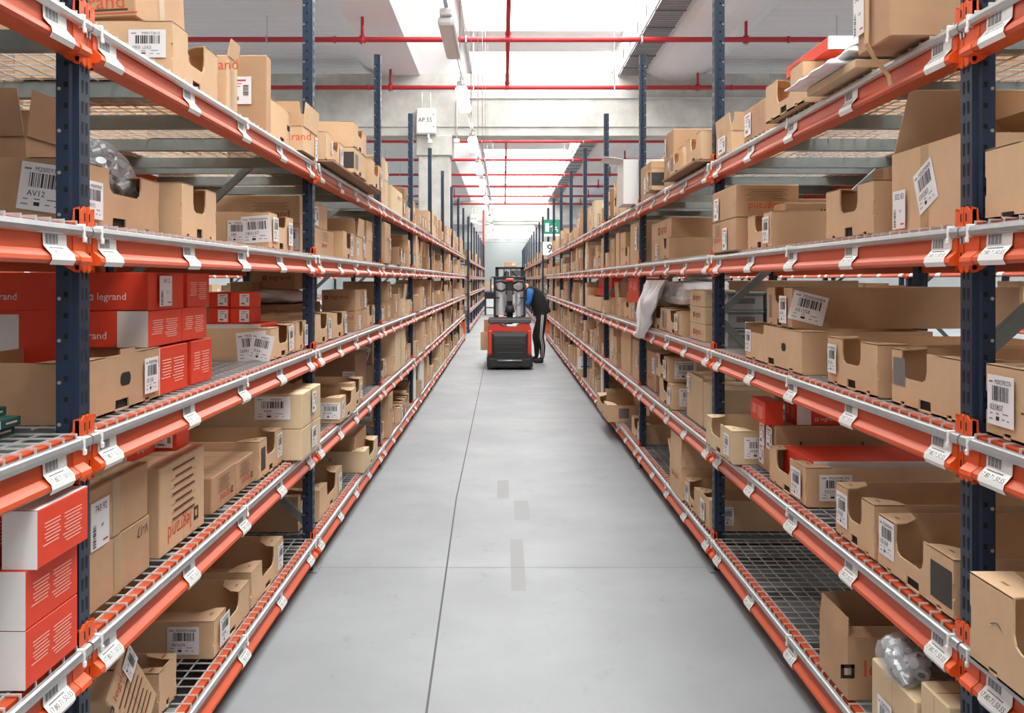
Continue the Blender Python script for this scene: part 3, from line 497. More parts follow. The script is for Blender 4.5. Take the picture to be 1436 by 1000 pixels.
# ------------------------------------------------------------------ labels and boxes
def bars(b, c, right, up, w, h, m, seed=1, vertical=False):
    r = random.Random(seed); c = Vector(c); right = Vector(right); up = Vector(up); x = 0; L = h if vertical else w
    unit = L/46
    while x < L-unit:
        t = unit*r.choice((1,1,2,3))
        if x+t > L: break
        if vertical: b.quad(c+up*(x+t/2-L/2), right, up, w, t, m)
        else: b.quad(c+right*(x+t/2-L/2), right, up, t, h, m)
        x += t+unit*r.choice((1,1,2))
def label_mesh(w, h, style, code, simple=False):
    b = MB(); R = Vector((1,0,0)); U = Vector((0,1,0)); Z = .0013
    b.box(-w/2, w/2, -h/2, h/2, 0, .0008, 'paper')
    P = lambda x, y: Vector((x*w, y*h, Z))
    if style == 'a':
        l1, l2 = (code.split('|')+[''])[:2]
        if simple:
            b.quad(P(0,.12), R, U, w*.7, h*.3, 'ink_grey'); bars(b, P(0,.12)+Vector((0,0,.0004)), R, U, w*.7, h*.3, 'ink', 3)
            b.quad(P(.1,.38), R, U, w*.5, h*.07, 'ink_grey'); b.quad(P(-.15,-.15), R, U, w*.4, h*.07, 'ink_grey'); b.quad(P(-.1,-.34), R, U, w*.14, h*.09, 'ink')
        else:
            b.text(l1, P(.1,.37), R, U, h*.095, 'ink', 0, w*.62); b.quad(P(-.36,.365), R, U, w*.14, h*.04, 'ink_grey')
            bars(b, P(.02,.14), R, U, w*.66, h*.3, 'ink', len(l1)+sum(map(ord, l1)))
            if l2: b.text(l2, P(-.14,-.14), R, U, h*.12, 'ink', 0, w*.5)
            for x, y, ww in ((-.34,-.27,.1),(.2,-.25,.2),(-.1,-.26,.12),(.12,-.36,.1),(.3,-.37,.08),(-.35,-.38,.14)): b.quad(P(x,y), R, U, w*ww, h*.025, 'ink_grey')
            b.quad(P(-.1,-.36), R, U, w*.12, h*.08, 'ink')
    elif style == 'b':
        b.text(code, P(.04,.34), R, U, h*.15, 'ink', 0, w*.78)
        bars(b, P(-.32,-.2), R, U, w*.17, h*.5, 'ink', 9, True)
        b.text('100', P(.12,-.04), R, U, h*.07, 'ink', 0); b.quad(P(.28,-.38), R, U, w*.28, h*.04, 'ink_red')
    else:
        b.quad(P(0,.36), R, U, w*.6, h*.06, 'ink_red'); b.quad(P(-.1,.24), R, U, w*.5, h*.03, 'ink_grey'); b.quad(P(-.12,.14), R, U, w*.44, h*.03, 'ink_grey')
        bars(b, P(.3,.0), R, U, w*.2, h*.4, 'ink', 4, True); b.quad(P(-.15,-.3), R, U, w*.4, h*.14, 'ink_grey'); b.quad(P(-.2,-.05), R, U, w*.3, h*.03, 'ink_grey')
    return b.mesh('barcode_label')
def R3(v): return tuple(round(x, 4) for x in v)
class Face:
    def __init__(s, c, right, up, w, h): s.c = Vector(c); s.r = Vector(right); s.u = Vector(up); s.w = w; s.h = h; s.n = s.r.cross(s.u)
    def p(s, fx, fy): return s.c+s.r*(fx-.5)*s.w+s.u*(fy-.5)*s.h
def faces(sd, w, d, h):
    # body centred on its base: x +-d/2, y +-w/2, z 0..h; sd=-1 rack opposite the worker (front faces +x)
    return {'front': Face((-sd*d/2, 0, h/2), (0,-sd,0), (0,0,1), w, h), 'near': Face((0,-w/2,h/2), (1,0,0), (0,0,1), d, h),
            'top': Face((0,0,h), (1,0,0), (0,1,0), d, w)}
NLAB = [0]
def put_label(root, fc, fx, fy, w, h, style, code, rot=0, simple=False):
    NLAB[0] += 1
    me = cm(('lab', round(w,3), round(h,3), style, code, simple), lambda: label_mesh(w, h, style, code, simple))
    o = bpy.data.objects.new('barcode_label', me); C.objects.link(o); o.parent = root
    a = math.radians(rot); r = fc.r*math.cos(a)+fc.u*math.sin(a); u = fc.u*math.cos(a)-fc.r*math.sin(a)
    m = Matrix((r, u, fc.n)).transposed().to_4x4(); m.translation = fc.p(fx, fy)+fc.n*(.0016+.0022*(NLAB[0] % 4))
    o.matrix_basis = m; o['label'] = 'white paper label with barcode'
    return o
def logo(b, fc, fx, fy, h, style, rot=0, lx=None):
    s = -1 if rot == 180 else 1; r = fc.r*s; u = fc.u*s; c = fc.p(fx, fy)
    tc, sc = {0: ('print_orange','print'), 1: ('print_red','print'), 2: ('print','print'), 3: ('print_orange','ink'), 'w': ('paper','paper')}[style]
    w = b.text('legrand', c+r*h*.4, r, u, h, tc, .0012)
    q = c-r*(w/2+h*.35); k = h*.62
    for dx, dy, ww, hh in ((-.38,0,.26,1),(.38,0,.26,1),(0,.38,1,.26),(0,-.38,.7,.26)): b.quad(q+r*dx*k+u*dy*k, r, u, ww*k, hh*k, sc, .0012)
mat('print_red', (150,62,46), 0.8)
def prints(b, F, pr):
    for p in pr:
        fc = F[p[1]]
        if p[0] == 'logo': logo(b, fc, p[2], p[3], p[4], p[5], p[6] if len(p) > 6 else 0)
        elif p[0] == 'lines':
            N = 7
            for i in range(N):
                wv = p[4]*(1-.25*((i*7) % 3)/2); q = fc.p(p[2], p[3])+fc.u*(i/(N-1)-.5)*p[5]; b.quad(q, fc.r, fc.u, wv, p[5]/26, 'print', .0012)
                if p[5] > .1: b.quad(q-fc.u*p[5]/24, fc.r, fc.u, p[4]*1.1, p[5]/90, 'print_orange', .0012)
        elif p[0] == 'rule': b.quad(fc.p(p[2], p[3]-.0), fc.r, fc.u, p[4], .004, 'print_orange', .0012); b.quad(fc.p(p[2], p[3]+.03), fc.r, fc.u, p[4]*.8, .006, 'print', .0012)
        elif p[0] == 'bars':
            for i in range(4): b.quad(fc.p(p[2], p[3])+fc.r*(i-1.5)*p[4]/4, fc.r, fc.u, p[4]/9, p[5], 'print', .0012)
        elif p[0] == 'text':
            s = -1 if len(p) > 6 and p[6] == 180 else 1
            b.text(p[5], fc.p(p[2], p[3]), fc.r*s, fc.u*s, p[4], 'print', .0012)
def flaps(root, w, d, h, m, ang, sides='nfba'):
    for k in sides:
        L = d if k in 'nf' else w; W = min(w, d)*(.22 if len(sides) == 3 else .45); a = math.radians(ang[k] if isinstance(ang, dict) else ang)
        b = MB(); t = .004
        c, s_ = math.cos(a), math.sin(a)
        # hinge on the top edge; angle 90 stands up, 180 lies outwards
        if k in 'nf':
            e = -1 if k == 'n' else 1
            f = lambda x, q, n: (x, e*(w/2+(-c)*q+n*0.0), h+s_*q)
        else:
            e = -1 if k == 'a' else 1
            f = lambda x, q, n: (e*(d/2+(-c)*q), x, h+s_*q)
        pts = [(-L/2+.004, 0), (L/2-.004, 0), (L/2-.012, W), (-L/2+.012, W)]
        v = [Vector(f(x, q, 0)) for x, q in pts]; nn = (v[1]-v[0]).cross(v[3]-v[0]).normalized()*t
        b.add(v+[x+nn for x in v], [(0,1,2,3),(7,6,5,4)]+[(i, i+4, (i+1) % 4+4, (i+1) % 4) for i in range(4)], m)
        b.obj('flap', root)
def carton(sd, w, d, h, tone, o, simple=False):
    b = MB(); F = faces(sd, w, d, h); m = 'white_box' if o.get('white') else 'card%d' % tone
    if o.get('sheet'):
        b.box(-d/2, d/2, -w/2, w/2, 0, h, m); return b, F
    b.box(-d/2, d/2, -w/2, w/2, 0, h, m, .0 if simple else .004)
    b.quad((0,0,h), (1,0,0), (0,1,0), d*.96, .003, 'dark', .0006)
    f = F['front']; b.quad(f.p(.5,.5), f.r, f.u, .0016, h*.96, 'cardin', .0006)
    prints(b, F, o.get('pr', ()))
    return b, F
def opened(sd, w, d, h, tone, o):
    b = MB(); F = faces(sd, w, d, h); m = 'white_box' if o.get('white') else 'card%d' % tone; t = .005
    b.box(-d/2, d/2, -w/2, w/2, 0, t, m)
    for y0, y1 in ((-w/2, -w/2+t), (w/2-t, w/2)): b.box(-d/2, d/2, y0, y1, t, h, m)
    for x0, x1 in ((-d/2, -d/2+t), (d/2-t, d/2)): b.box(x0, x1, -w/2+t, w/2-t, t, h, m)
    b.box(-d/2+.01, d/2-.01, -w/2+.01, w/2-.01, t, h*.45, 'cardin')
    prints(b, F, o.get('pr', ()))
    return b, F
def tray(sd, w, d, h, tone, o):
    b = MB(); F = faces(sd, w, d, h); m = 'card%d' % tone; t = .005; f = F['front']
    b.box(-d/2, d/2, -w/2, w/2, 0, t, m)
    for e in (-1, 1): b.box(-d/2+t, d/2-t, e*w/2, e*(w/2-t), t, h, m)
    xb = sd*d/2; b.box(xb, xb-sd*t, -w/2+t, w/2-t, t, h, m)
    dip = o.get('dip', .5)*h; dc = o.get('dipc', .5)*w; dw = w*.19
    if o.get('dip', .5):
        r = min(.03, dip*.5, dw*.5)
        top = [(w,h),(dc+dw,h),(dc+dw,h-dip+r),(dc+dw-r*.3,h-dip+r*.3),(dc+dw-r,h-dip),(dc-dw+r,h-dip),(dc-dw+r*.3,h-dip+r*.3),(dc-dw,h-dip+r),(dc-dw,h),(0,h)]
    else: top = [(w,h),(0,h)]
    nw, nh = min(.05, w*.09), min(.035, h*.2)
    # the die-cut joint leaves small steps at both ends of the panel
    pts = [(0,0),(w*.14,0),(w*.14,nh*.4),(w*.2,nh*.4),(w*.2,0),(w*.5-nw,0),(w*.5-nw*.9,nh),(w*.5+nw*.9,nh),(w*.5+nw,0),(w*.8,0),(w*.8,nh*.4),(w*.86,nh*.4),(w*.86,0),(w,0),
           (w,h*.34),(w-.005,h*.36),(w-.005,h*.6),(w,h*.62)]+top+[(0,h*.62),(.005,h*.6),(.005,h*.36),(0,h*.34)]
    o0 = f.p(0, 0)
    b.prism(pts, 0, -t, lambda a, z, n: tuple(o0+f.r*a+f.u*z+f.n*n), m)
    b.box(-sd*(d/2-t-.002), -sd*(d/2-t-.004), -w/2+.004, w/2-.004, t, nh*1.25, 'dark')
    for e in ((0, 1), (1, -1)):                       # folded ledges over the front corners
        L = min(w*.5-dw, max(.03, (dc-dw if e[0] == 0 else w-dc-dw))) if o.get('dip', .5) else w*.3
        q = [(0,0),(L,0),(L*.96,-.035),(L*.55,-.085),(0,-.10)]
        q = [(a, max(bb, -d*.5)) for a, bb in q]
        b.prism(q, h-t*.5, h+.001, lambda a, n, z: tuple(f.p(e[0], 0)+f.r*a*e[1]+f.n*n+f.u*z), m)
        b.quad(f.p(e[0], 1)+f.r*e[1]*L*.5-f.n*.032+f.u*.0012, f.r, -f.n, .03, .009, 'cardin', .0004)
    if o.get('tab'): b.box(*sorted((f.p(.55,0).x, f.p(.55,0).x+sd*.004)), *sorted((f.p(.48,0).y, f.p(.66,0).y)), h, h+.014, m)
    for fx, fy, ww, hh in o.get('slot', ()):
        k = 8; W = ww*w/2; H = hh*h/2; rr = min(W, H)
        ring = [(math.copysign(max(W-rr, 0), math.cos(2*PI*(i+.5)/16))+rr*math.cos(2*PI*(i+.5)/16), math.copysign(max(H-rr, 0), math.sin(2*PI*(i+.5)/16))+rr*math.sin(2*PI*(i+.5)/16)) for i in range(16)]
        c = f.p(fx, fy)+f.n*.0008; b.add([c+f.r*x+f.u*y for x, y in ring], [tuple(range(16))], 'dark')
    for fx, fy, ww, hh, col in o.get('patch', ()): b.quad(f.p(fx, fy), f.r, f.u, ww*w, hh*h, 'patch_'+col, .001)
    nf = F['near']
    for fx, fy, ww, hh, col in o.get('npatch', ()):
        b.quad(nf.p(fx if sd < 0 else fx, fy), nf.r, nf.u, ww*2 if ww > .12 else ww, hh*h, 'patch_'+col, .001)
    if o.get('chalk'):
        for i in range(7): b.quad(f.p(.16+.012*i, .56+.05*math.sin(i*.5)), (f.r+f.u*(.6-.3*i)).normalized(), (f.u-f.r*(.6-.3*i)).normalized(), .02, .004, 'chalk', .001)
    prints(b, F, o.get('pr', ()))
    return b, F
def orange(sd, w, d, h, o):
    b = MB(); F = faces(sd, w, d, h); m = 'orange_box'; f = F['front']; n = F['near']
    b.box(-d/2, d/2, -w/2, w/2, 0, h, m, .002)
    if o.get('endw'):
        # white sleeve round the end that looks up the aisle
        e = .0009; b.box(-d/2-e, d/2+e, -w/2-e, -w/2+min(.012, w*.2), -.0, h+e, 'white_box')
    if o.get('wleft'): b.quad(n.p(.13,.5), n.r, n.u, d*.26, h, 'white_box', .001)
    if o.get('wright'): b.quad(n.p(.82,.5), n.r, n.u, d*.36, h, 'white_box', .001); logo(b, n, .3, .3, h*.26, 'w')
    if o.get('wpanel'):
        b.quad(n.p(.52,.6), n.r, n.u, d*.34, h*.7, 'white_box', .001); b.quad(n.p(.08,.6), n.r, n.u, d*.12, h*.7, 'white_box', .001); logo(b, n, .3, .16, .035, 'w')
    if o.get('big'):
        logo(b, n, .45 if sd < 0 else .55, .25 if o.get('wleft') else .34, h*.24, 'w')
        if sd < 0: b.quad(n.p(.02,.5), n.r, n.u, .015, h, 'white_box', .001)
    if o.get('big2'): logo(b, f, .6, .4, h*.38, 'w')
    elif not o.get('plain') and not o.get('lab'):
        for cx, ww in ((.27,.3),(.68,.36)):
            for i in range(7 if cx < .5 else 9): b.quad(f.p(cx-(.03 if i == 6 else 0), .72-i*.062), f.r, f.u, w*ww*(1-.2*(i % 3 == 2)), h*.022, 'orange_print', .001)
    return b, F
def plastic(sd, w, d, h, o):
    b = MB(); F = faces(sd, w, d, h)
    b.box(-d/2+.004, d/2-.004, -w/2+.004, w/2-.004, 0, h*.82, 'plastic_grey', .004)
    b.box(-d/2, d/2, -w/2, w/2, h*.82, h-.001, 'galv_dull', .004)
    for y in (-w*.25, w*.25): b.box(-sd*d/2, -sd*(d/2+.002), y-.02, y+.02, h*.55, h*.9, 'plastic_grey')
    n = F['near']; b.quad(n.p(.5,.5), n.r, n.u, d*.5, h*.3, 'patch_grey', -.002)
    return b, F
KIND = {'T': 'picking_tray', 'C': 'carton', 'F': 'open_carton', 'O': 'orange_carton', 'P': 'plastic_box'}
CAT = {'T': 'box', 'C': 'box', 'F': 'box', 'O': 'box', 'P': 'plastic box'}
GRP = {'T': 'open picking trays on the shelves', 'C': 'closed cartons on the shelves', 'F': 'open cartons on the shelves', 'O': 'orange cartons on the shelves', 'P': 'grey plastic boxes on the shelf'}
PLACED = []      # (object, side, level, y, desc, hand)
OCC = {}         # (side, level) -> list of occupied (y0, y1)
def place(kind, side, lev, y0, y1, v, d, z0, h, desc, o, hand=True, front=True, simple=False):
    sd = -1 if side == 'L' else 1; xf = XL if side == 'L' else XR; w = abs(y1-y0); h = max(h, .01); t = o.get('tone', 1)
    if kind == 'T': b, F = tray(sd, w, d, h, t, o)
    elif kind == 'O': b, F = orange(sd, w, d, h, o)
    elif kind == 'P': b, F = plastic(sd, w, d, h, o)
    elif kind == 'F' or o.get('flap') == 2: b, F = opened(sd, w, d, h, t, o)
    else: b, F = carton(sd, w, d, h, t, o, simple)
    nm = 'cardboard_sheet' if o.get('sheet') else 'white_board' if o.get('white') and kind == 'C' else KIND[kind]
    ob = b.obj(nm, None, (xf+sd*(v+d/2), (y0+y1)/2, z0+.0005))
    if o.get('tape'):
        tb = MB(); f = F['front']; tb.quad(f.p(.5,.5), f.r, f.u, .05, h*.98, 'tape', .0009); tp = F['top']
        tb.quad(tp.c, tp.r, tp.u, d*.98, .05, 'tape', .0011)
        if o.get('flap') != 2: tb.obj('packing_tape', ob)
        else:
            tb = MB(); tb.quad(f.p(.5,.5), f.r, f.u, .05, h*.98, 'tape', .0009); tb.obj('packing_tape', ob)
    for L in o.get('lab', ()): put_label(ob, F[L[0]], L[1], L[2], L[3], L[4], L[5], L[6], L[7], simple)
    if o.get('fl'): flaps(ob, w, d, h, 'white_box', o['fl'][0], o['fl'][1])
    elif kind == 'F':
        a = {'n': 100, 'f': 80, 'a': 170, 'b': 95} if not o.get('wide') else {'n': 78, 'f': 150, 'a': 120, 'b': 88}
        if sd > 0: a = {'n': a['n'], 'f': a['f'], 'a': a['b'] if o.get('wide') else 95, 'b': a['a']}
        flaps(ob, w, d, h, 'card%d' % t, {'n': 15, 'f': 100, 'a': 85, 'b': 95} if o.get('tuck') else a, 'nfa' if o.get('tuck') else 'nfba')
    if o.get('flap') == 1: flaps(ob, w, d, h, 'card%d' % t, {'f': 90, 'a': 90, 'b': 100, 'n': 60}, 'ab')
    if o.get('flap') == 2: flaps(ob, w, d, h, 'card%d' % t, {'n': 40, 'f': 62, 'a': 20, 'b': 28}, 'fb')
    if o.get('tilt'): ob.rotation_euler = (0, o['tilt']*-sd, 0)
    if o.get('lean'):
        ob.rotation_euler = (math.radians(44), 0, 0); ob.location = (-1.0434-.15, 2.83, DECK[5]+.062)
    ob['category'] = CAT[kind]; ob['group'] = 'cardboard sheets under the cartons' if o.get('sheet') else GRP[kind]
    PLACED.append((ob, side, lev, (y0+y1)/2, desc, hand))
    if front: OCC.setdefault((side, lev), []).append((min(y0, y1), max(y0, y1)))
    return ob
A_ = lambda f, x, y, w=.085, h=.1: (f, x, y, w, h, 'a', 'M20059|0364', 0)
for it in ITEMS:
    k, side, lev, yn, yf, v, d, z0, h, desc, o = it
    o = dict(o); place(k, side, lev, yn, yf, v, d, z0, h, desc, o)
# ------------------------------------------------------------------ the rest of the two racks
TW = ['tan', 'tan', 'brown', 'pale']
def rand_lab(r, w, h):
    L = []
    if r.random() < .75: L.append(('front', r.choice((.16,.84,.8)), .5, min(.085, w*.34), min(.1, h*.68), r.choice('aac'), 'M20|03', r.choice((0,0,0,4,-5))))
    if r.random() < .35: L.append(('near', r.choice((.3,.5)), .5, .12, min(.1, h*.7), 'a', 'M20|03', 0))
    return L
def fill(side, lev, y0, y1, r, simple):
    y = y0
    occ = sorted(OCC.get((side, lev), []))
    while y < y1-.1:
        if r.random() < .05: y += r.uniform(.08, .2)
        k = r.choices('TTTTTCCF', k=1)[0]; w = r.uniform(.15, .33) if k == 'T' else r.uniform(.2, .42)
        if y+w > y1: w = y1-y
        if w < .11: break
        hit = [q for q in occ if q[0] < y+w+.005 and q[1] > y-.005]
        if hit:
            gap = hit[0][0]-y-.01
            if gap > .14: w = gap
            else: y = max(q[1] for q in hit)+.012; continue
        v = r.uniform(-.03, .06); d = r.uniform(.3, .5); tone = r.choices((0,1,2,3), (4,6,1,1.6))[0]
        if k == 'T':
            h = r.uniform(.14, .18); o = dict(tone=tone, dip=r.choice((.4,.5,.55,0)), lab=rand_lab(r, w, h))
            if r.random() < .3: o['patch'] = [(r.choice((.12,.88)), .5, .16, .55, r.choice(('black','grey')))]
            place(k, side, lev, y, y+w, v, d, DECK[lev], h, '%s picking tray with %s' % (TW[tone] if tone != 2 else 'brown', 'label' if o['lab'] else 'plain front'), o, False, True, simple)
            if r.random() < .22 and lev in (1, 3, 4):
                place('T', side, lev, y+.01, y+w-.01, v, d, DECK[lev]+h+.002, h*.95, '%s picking tray stacked on another' % TW[tone], dict(tone=tone, dip=.5, lab=rand_lab(r, w, h)), False, False, simple)
        elif k == 'C':
            h = r.uniform(.16, .385); o = dict(tone=tone, lab=rand_lab(r, w, h) if r.random() < .7 else [])
            if r.random() < .4: o['pr'] = [('logo', r.choice(('front','near')), .5, .6, .04, r.choice((0,1)))]
            if r.random() < .4: o['tape'] = 1
            if r.random() < .4 and h > .24:
                h = h/2; place('C', side, lev, y+.008, y+w-.006, v+.01, d, DECK[lev]+h+.001, h, '%s carton on top of another' % TW[tone], dict(o), False, False, simple)
            place('C', side, lev, y, y+w, v, d, DECK[lev], h, '%s carton%s' % (TW[tone], ' with lettering' if o.get('pr') else ' with sealed top'), o, False, True, simple)
        else:
            h = r.uniform(.16, .22); place('F', side, lev, y, y+w, v+.03, d, DECK[lev], h, '%s open carton with raised flaps' % TW[tone], dict(tone=tone, wide=r.random() < .5, lab=rand_lab(r, w, h)), False, True, simple)
        y += w+r.uniform(.008, .045)
# things the photograph singles out further along
def hand(k, side, lev, y0, y1, v, d, h, desc, zb=None, **o): place(k, side, lev, y0, y1, v, d, DECK[lev] if zb is None else zb, h, desc, o)
hand('C','L',1,7.98,8.2,.0,.35,.40,'tall narrow carton just past the third post',tone=1)
hand('F','L',1,8.25,8.9,.06,.4,.27,'large tan carton with tall standing flap and red print',tone=3,wide=1,pr=[('logo','near',.6,.4,.05,0)])
hand('C','L',1,8.95,9.9,.03,.4,.25,'broad carton with red print against the fourth post',tone=3,pr=[('logo','front',.7,.7,.06,0)])
hand('C','L',4,8.0,8.35,.08,.38,.21,'tall brown carton with tilted sticker',tone=0,lab=[('near',.8,.4,.1,.12,'c','',-20)],zb=.85)
hand('T','L',4,8.0,8.6,.04,.4,.16,'picking tray under the tall brown carton',tone=1,dip=.5,lab=[A_('front',.85,.5)])
hand('C','L',4,9.0,9.9,.0,.3,.385,'tall yellowish taped carton reaching the next beam',tone=3,tape=1)
hand('C','L',5,10.85,11.1,.0,.02,.39,'white board leaning upright on the lowest shelf',tone=3,white=1)
hand('C','L',5,11.6,12.2,.0,.03,.39,'second white board leaning upright on the lowest shelf',tone=3,white=1)
hand('F','R',1,8.0,8.42,-.12,.35,.37,'white open carton with a grey flap jutting out over the aisle',white=1,fl=({'a':172,'n':40,'f':95},'a'))
hand('C','R',1,8.05,8.75,.26,.4,.43,'tan carton standing behind a white open carton',tone=3)
hand('C','R',2,8.0,8.7,.03,.4,.36,'tall carton with red label half hiding a bag',tone=1,lab=[('front',.6,.6,.14,.2,'c','',0)])
hand('T','R',2,8.8,9.2,.03,.4,.17,'picking tray with black square patch below a brown carton',tone=1,dip=.5,npatch=[(.3,.5,.12,.5,'black')])
hand('C','R',2,9.3,9.7,.06,.4,.33,'slim standing carton with red stripes',tone=1,pr=[('logo','front',.5,.5,.04,0)])
hand('O','R',3,8.3,9.1,.05,.3,.1,'lower orange carton beside the film wrapped carton',zb=1.33,plain=1,lab=[('near',.3,.5,.1,.08,'c','',0)])
hand('O','R',3,8.35,9.0,.05,.3,.13,'upper orange carton beside the film wrapped carton',zb=1.432,big=1)
hand('T','R',3,8.0,8.6,.03,.4,.165,'picking tray with barcode in front of orange cartons',tone=1,dip=.5,lab=[A_('near',.3,.5,.13,.12),A_('front',.2,.5)])
hand('T','R',3,8.65,9.2,.03,.4,.155,'broad picking tray in front of orange cartons',tone=1,dip=.3)
hand('O','R',3,10.9,12.6,.1,.3,.09,'lower long orange carton on a tray',zb=1.35,plain=1,lab=[('near',.3,.5,.1,.07,'c','',0)])
hand('O','R',3,11.0,12.5,.12,.3,.13,'upper long orange carton on a tray',zb=1.441,plain=1)
hand('T','R',3,10.85,12.6,-.02,.45,.165,'long picking tray carrying two orange cartons',tone=1,dip=0)
hand('F','R',4,8.7,9.4,.03,.4,.2,'open carton with ragged flaps and barcode label',tone=1,wide=1,lab=[A_('near',.4,.5,.14,.12)])
hand('T','R',5,8.0,8.55,.02,.4,.16,'picking tray with label next to a tipped tray',tone=1,dip=.5,lab=[A_('front',.85,.5)])
hand('C','R',5,8.7,9.2,.2,.3,.22,'carton carrying an orange box on the lowest shelf',tone=3)
hand('O','R',5,8.75,9.1,.22,.25,.1,'orange box with sticker lying on a pale carton',zb=.401,plain=1,lab=[('near',.35,.5,.08,.07,'c','',0)])
hand('T','R',5,9.25,10.3,-.12,.4,.16,'tipped tray with dark oval jutting over the aisle',tone=1,dip=.3,npatch=[(.4,.5,.1,.6,'grey')])
hand('C','R',5,10.95,11.05,.0,.5,.38,'white board standing on edge on the lowest shelf',tone=3,white=1)
hand('C','R',5,13.72,14.3,-.03,.4,.37,'carton with big white label near the floor',tone=1,lab=[('near',.3,.5,.3,.18,'c','',0)])
for side in 'LR':
    for i in range(2, 9):
        for lev in (1,2,3,4,5):
            y0, y1 = POST[i]+.06, POST[i+1]-.05
            if i == 8 and side == 'R' and lev == 1: continue
            if i == 2 and (side == 'R' or lev in (1, 3, 5, 4)) : continue
            if i == 2: y0 = 6.72
            r = random.Random(hash((i, lev)) % 9973+(17 if side == 'L' else 0))
            fill(side, lev, y0, y1, r, i > 4)
# cartons stored on the far half of each deck
for side in 'LR':
    r = random.Random(31 if side == 'L' else 77)
    for i in range(0, 4):
        for lev in (1,2,4,5):
            if (lev, i) in ((2,3),(2,0),(5,0)) or (side, lev, i) == ('R', 2, 2): continue
            if side == 'R' and lev == 5 and i in (1, 2): continue
            y = POST[i]+.1 if i else 1.9
            while y < POST[i+1]-.35:
                w = r.uniform(.5, .95); w = min(w, POST[i+1]-.08-y); h = r.uniform(.27, .375) if lev != 1 else r.uniform(.25, .5)
                if not (side == 'R' and lev == 4 and i == 1):
                    place('C', side, lev, y, y+w, .84, .27, DECK[lev], h, 'brown carton at deck back', dict(tone=r.choice((0,0,1,2))), False, False, True)
                y += w+r.uniform(.02, .12)
ORD = ['first','second','third','fourth','fifth','sixth','seventh','eighth','ninth','tenth','eleventh','twelfth','thirteenth','fourteenth','fifteenth','sixteenth','seventeenth','eighteenth','nineteenth','twentieth']
LEV = {1: 'top', 2: 'second', 3: 'middle', 4: 'fourth', 5: 'lowest'}
cells = {}
for p in PLACED:
    bay = max(i for i in range(9) if POST[i] <= max(p[3], POST[0]))
    cells.setdefault((p[1], p[2], bay), []).append(p)
for (side, lev, bay), ps in cells.items():
    ps.sort(key=lambda p: p[3])
    where = 'rack beside worker' if side == 'R' else 'rack opposite worker'
    seen = {}
    for ob, _, _, y, desc, hand_ in ps:
        if hand_:
            n = len(desc.split())
            ob['label'] = desc if n > 11 else desc+', %s shelf, %s' % (LEV[lev], where)
        else:
            seen[desc] = seen.get(desc, 0)+1
            ob['label'] = '%s, %s on %s shelf, bay %s, %s' % (desc, ORD[seen[desc]-1], LEV[lev], ['zero','one','two','three','four','five','six','seven','eight'][bay], where)
            if len(ob['label'].split()) > 16: ob['label'] = '%s, %s %s shelf, bay %s, %s' % (desc, ORD[seen[desc]-1], LEV[lev], ['zero','one','two','three','four','five','six','seven','eight'][bay], where)
# boxes on the racks beyond the cross aisle and in the neighbouring aisles
NST = [0]; REST = MB()
def coarse(xf, sd, ys, levels, r, name, per, hmax, dens, hmin=.14):
    for i in range(len(ys)-1):
        for lev in levels:
            y = ys[i]+.06
            while y < ys[i+1]-.2:
                w = r.uniform(.22, .6)*per; w = min(w, ys[i+1]-.05-y); h = r.uniform(hmin, hmax); d = r.uniform(.3, .45); v = r.uniform(.0, .08)
                if r.random() < dens:
                    b = MB(); m = r.choice(('card0','card1','card1','card3','card1','card0')); b.box(-d/2, d/2, -w/2, w/2, 0, h, m); b.quad((0,0,h), (1,0,0), (0,1,0), d*.96, .008, 'dark', .0008)
                    f = faces(sd, w, d, h)['front']; b.quad(f.p(.7,.5), f.r, f.u, min(.1, w*.4), h*.6, 'paper', .001); n = faces(sd, w, d, h)['near']; b.quad(n.p(.5,.5), n.r, n.u, .12, h*.5, 'paper', .001)
                    NST[0] += 1
                    if NST[0] > 300:
                        k = len(REST.v); c0 = (xf+sd*(v+d/2), y+w/2, DECK[lev]+.0005)
                        REST.v += [(p[0]+c0[0], p[1]+c0[1], p[2]+c0[2]) for p in b.v]; REST.f += [tuple(q+k for q in ff) for ff in b.f]; REST.m += [REST.mi(b.names[q]) for q in b.m]; REST.sm += b.sm
                        y += w+r.uniform(.02, .12); continue
                    o = b.obj('stored_box', None, (xf+sd*(v+d/2), y+w/2, DECK[lev]+.0005))
                    tag(o, 'small brown box on %s shelf of %s' % (LEV[lev], name), 'box', 'boxes on %s shelf of %s' % (LEV[lev], name))
                y += w+r.uniform(.02, .12)
coarse(NL, -1, NEI[:7], (2,3), random.Random(5), 'next rack opposite worker', 1.1, .36, .97, .24)
coarse(NR, 1, NEI[:7], (2,3), random.Random(6), 'next rack beside worker', 1.1, .36, .97, .24)
coarse(XL, -1, FARL, (1,2,3,4), random.Random(3), 'rack past the cross aisle, opposite worker', 1.6, .38, .95)
coarse(XR, 1, FARR[:9], (1,2,3), random.Random(4), 'rack past the cross aisle, beside worker', 1.6, .38, .95)
if REST.f: tag(REST.obj('stored_boxes'), 'farthest tiny brown boxes packed on the shelves past the cross aisle', 'boxes', None, 'stuff')
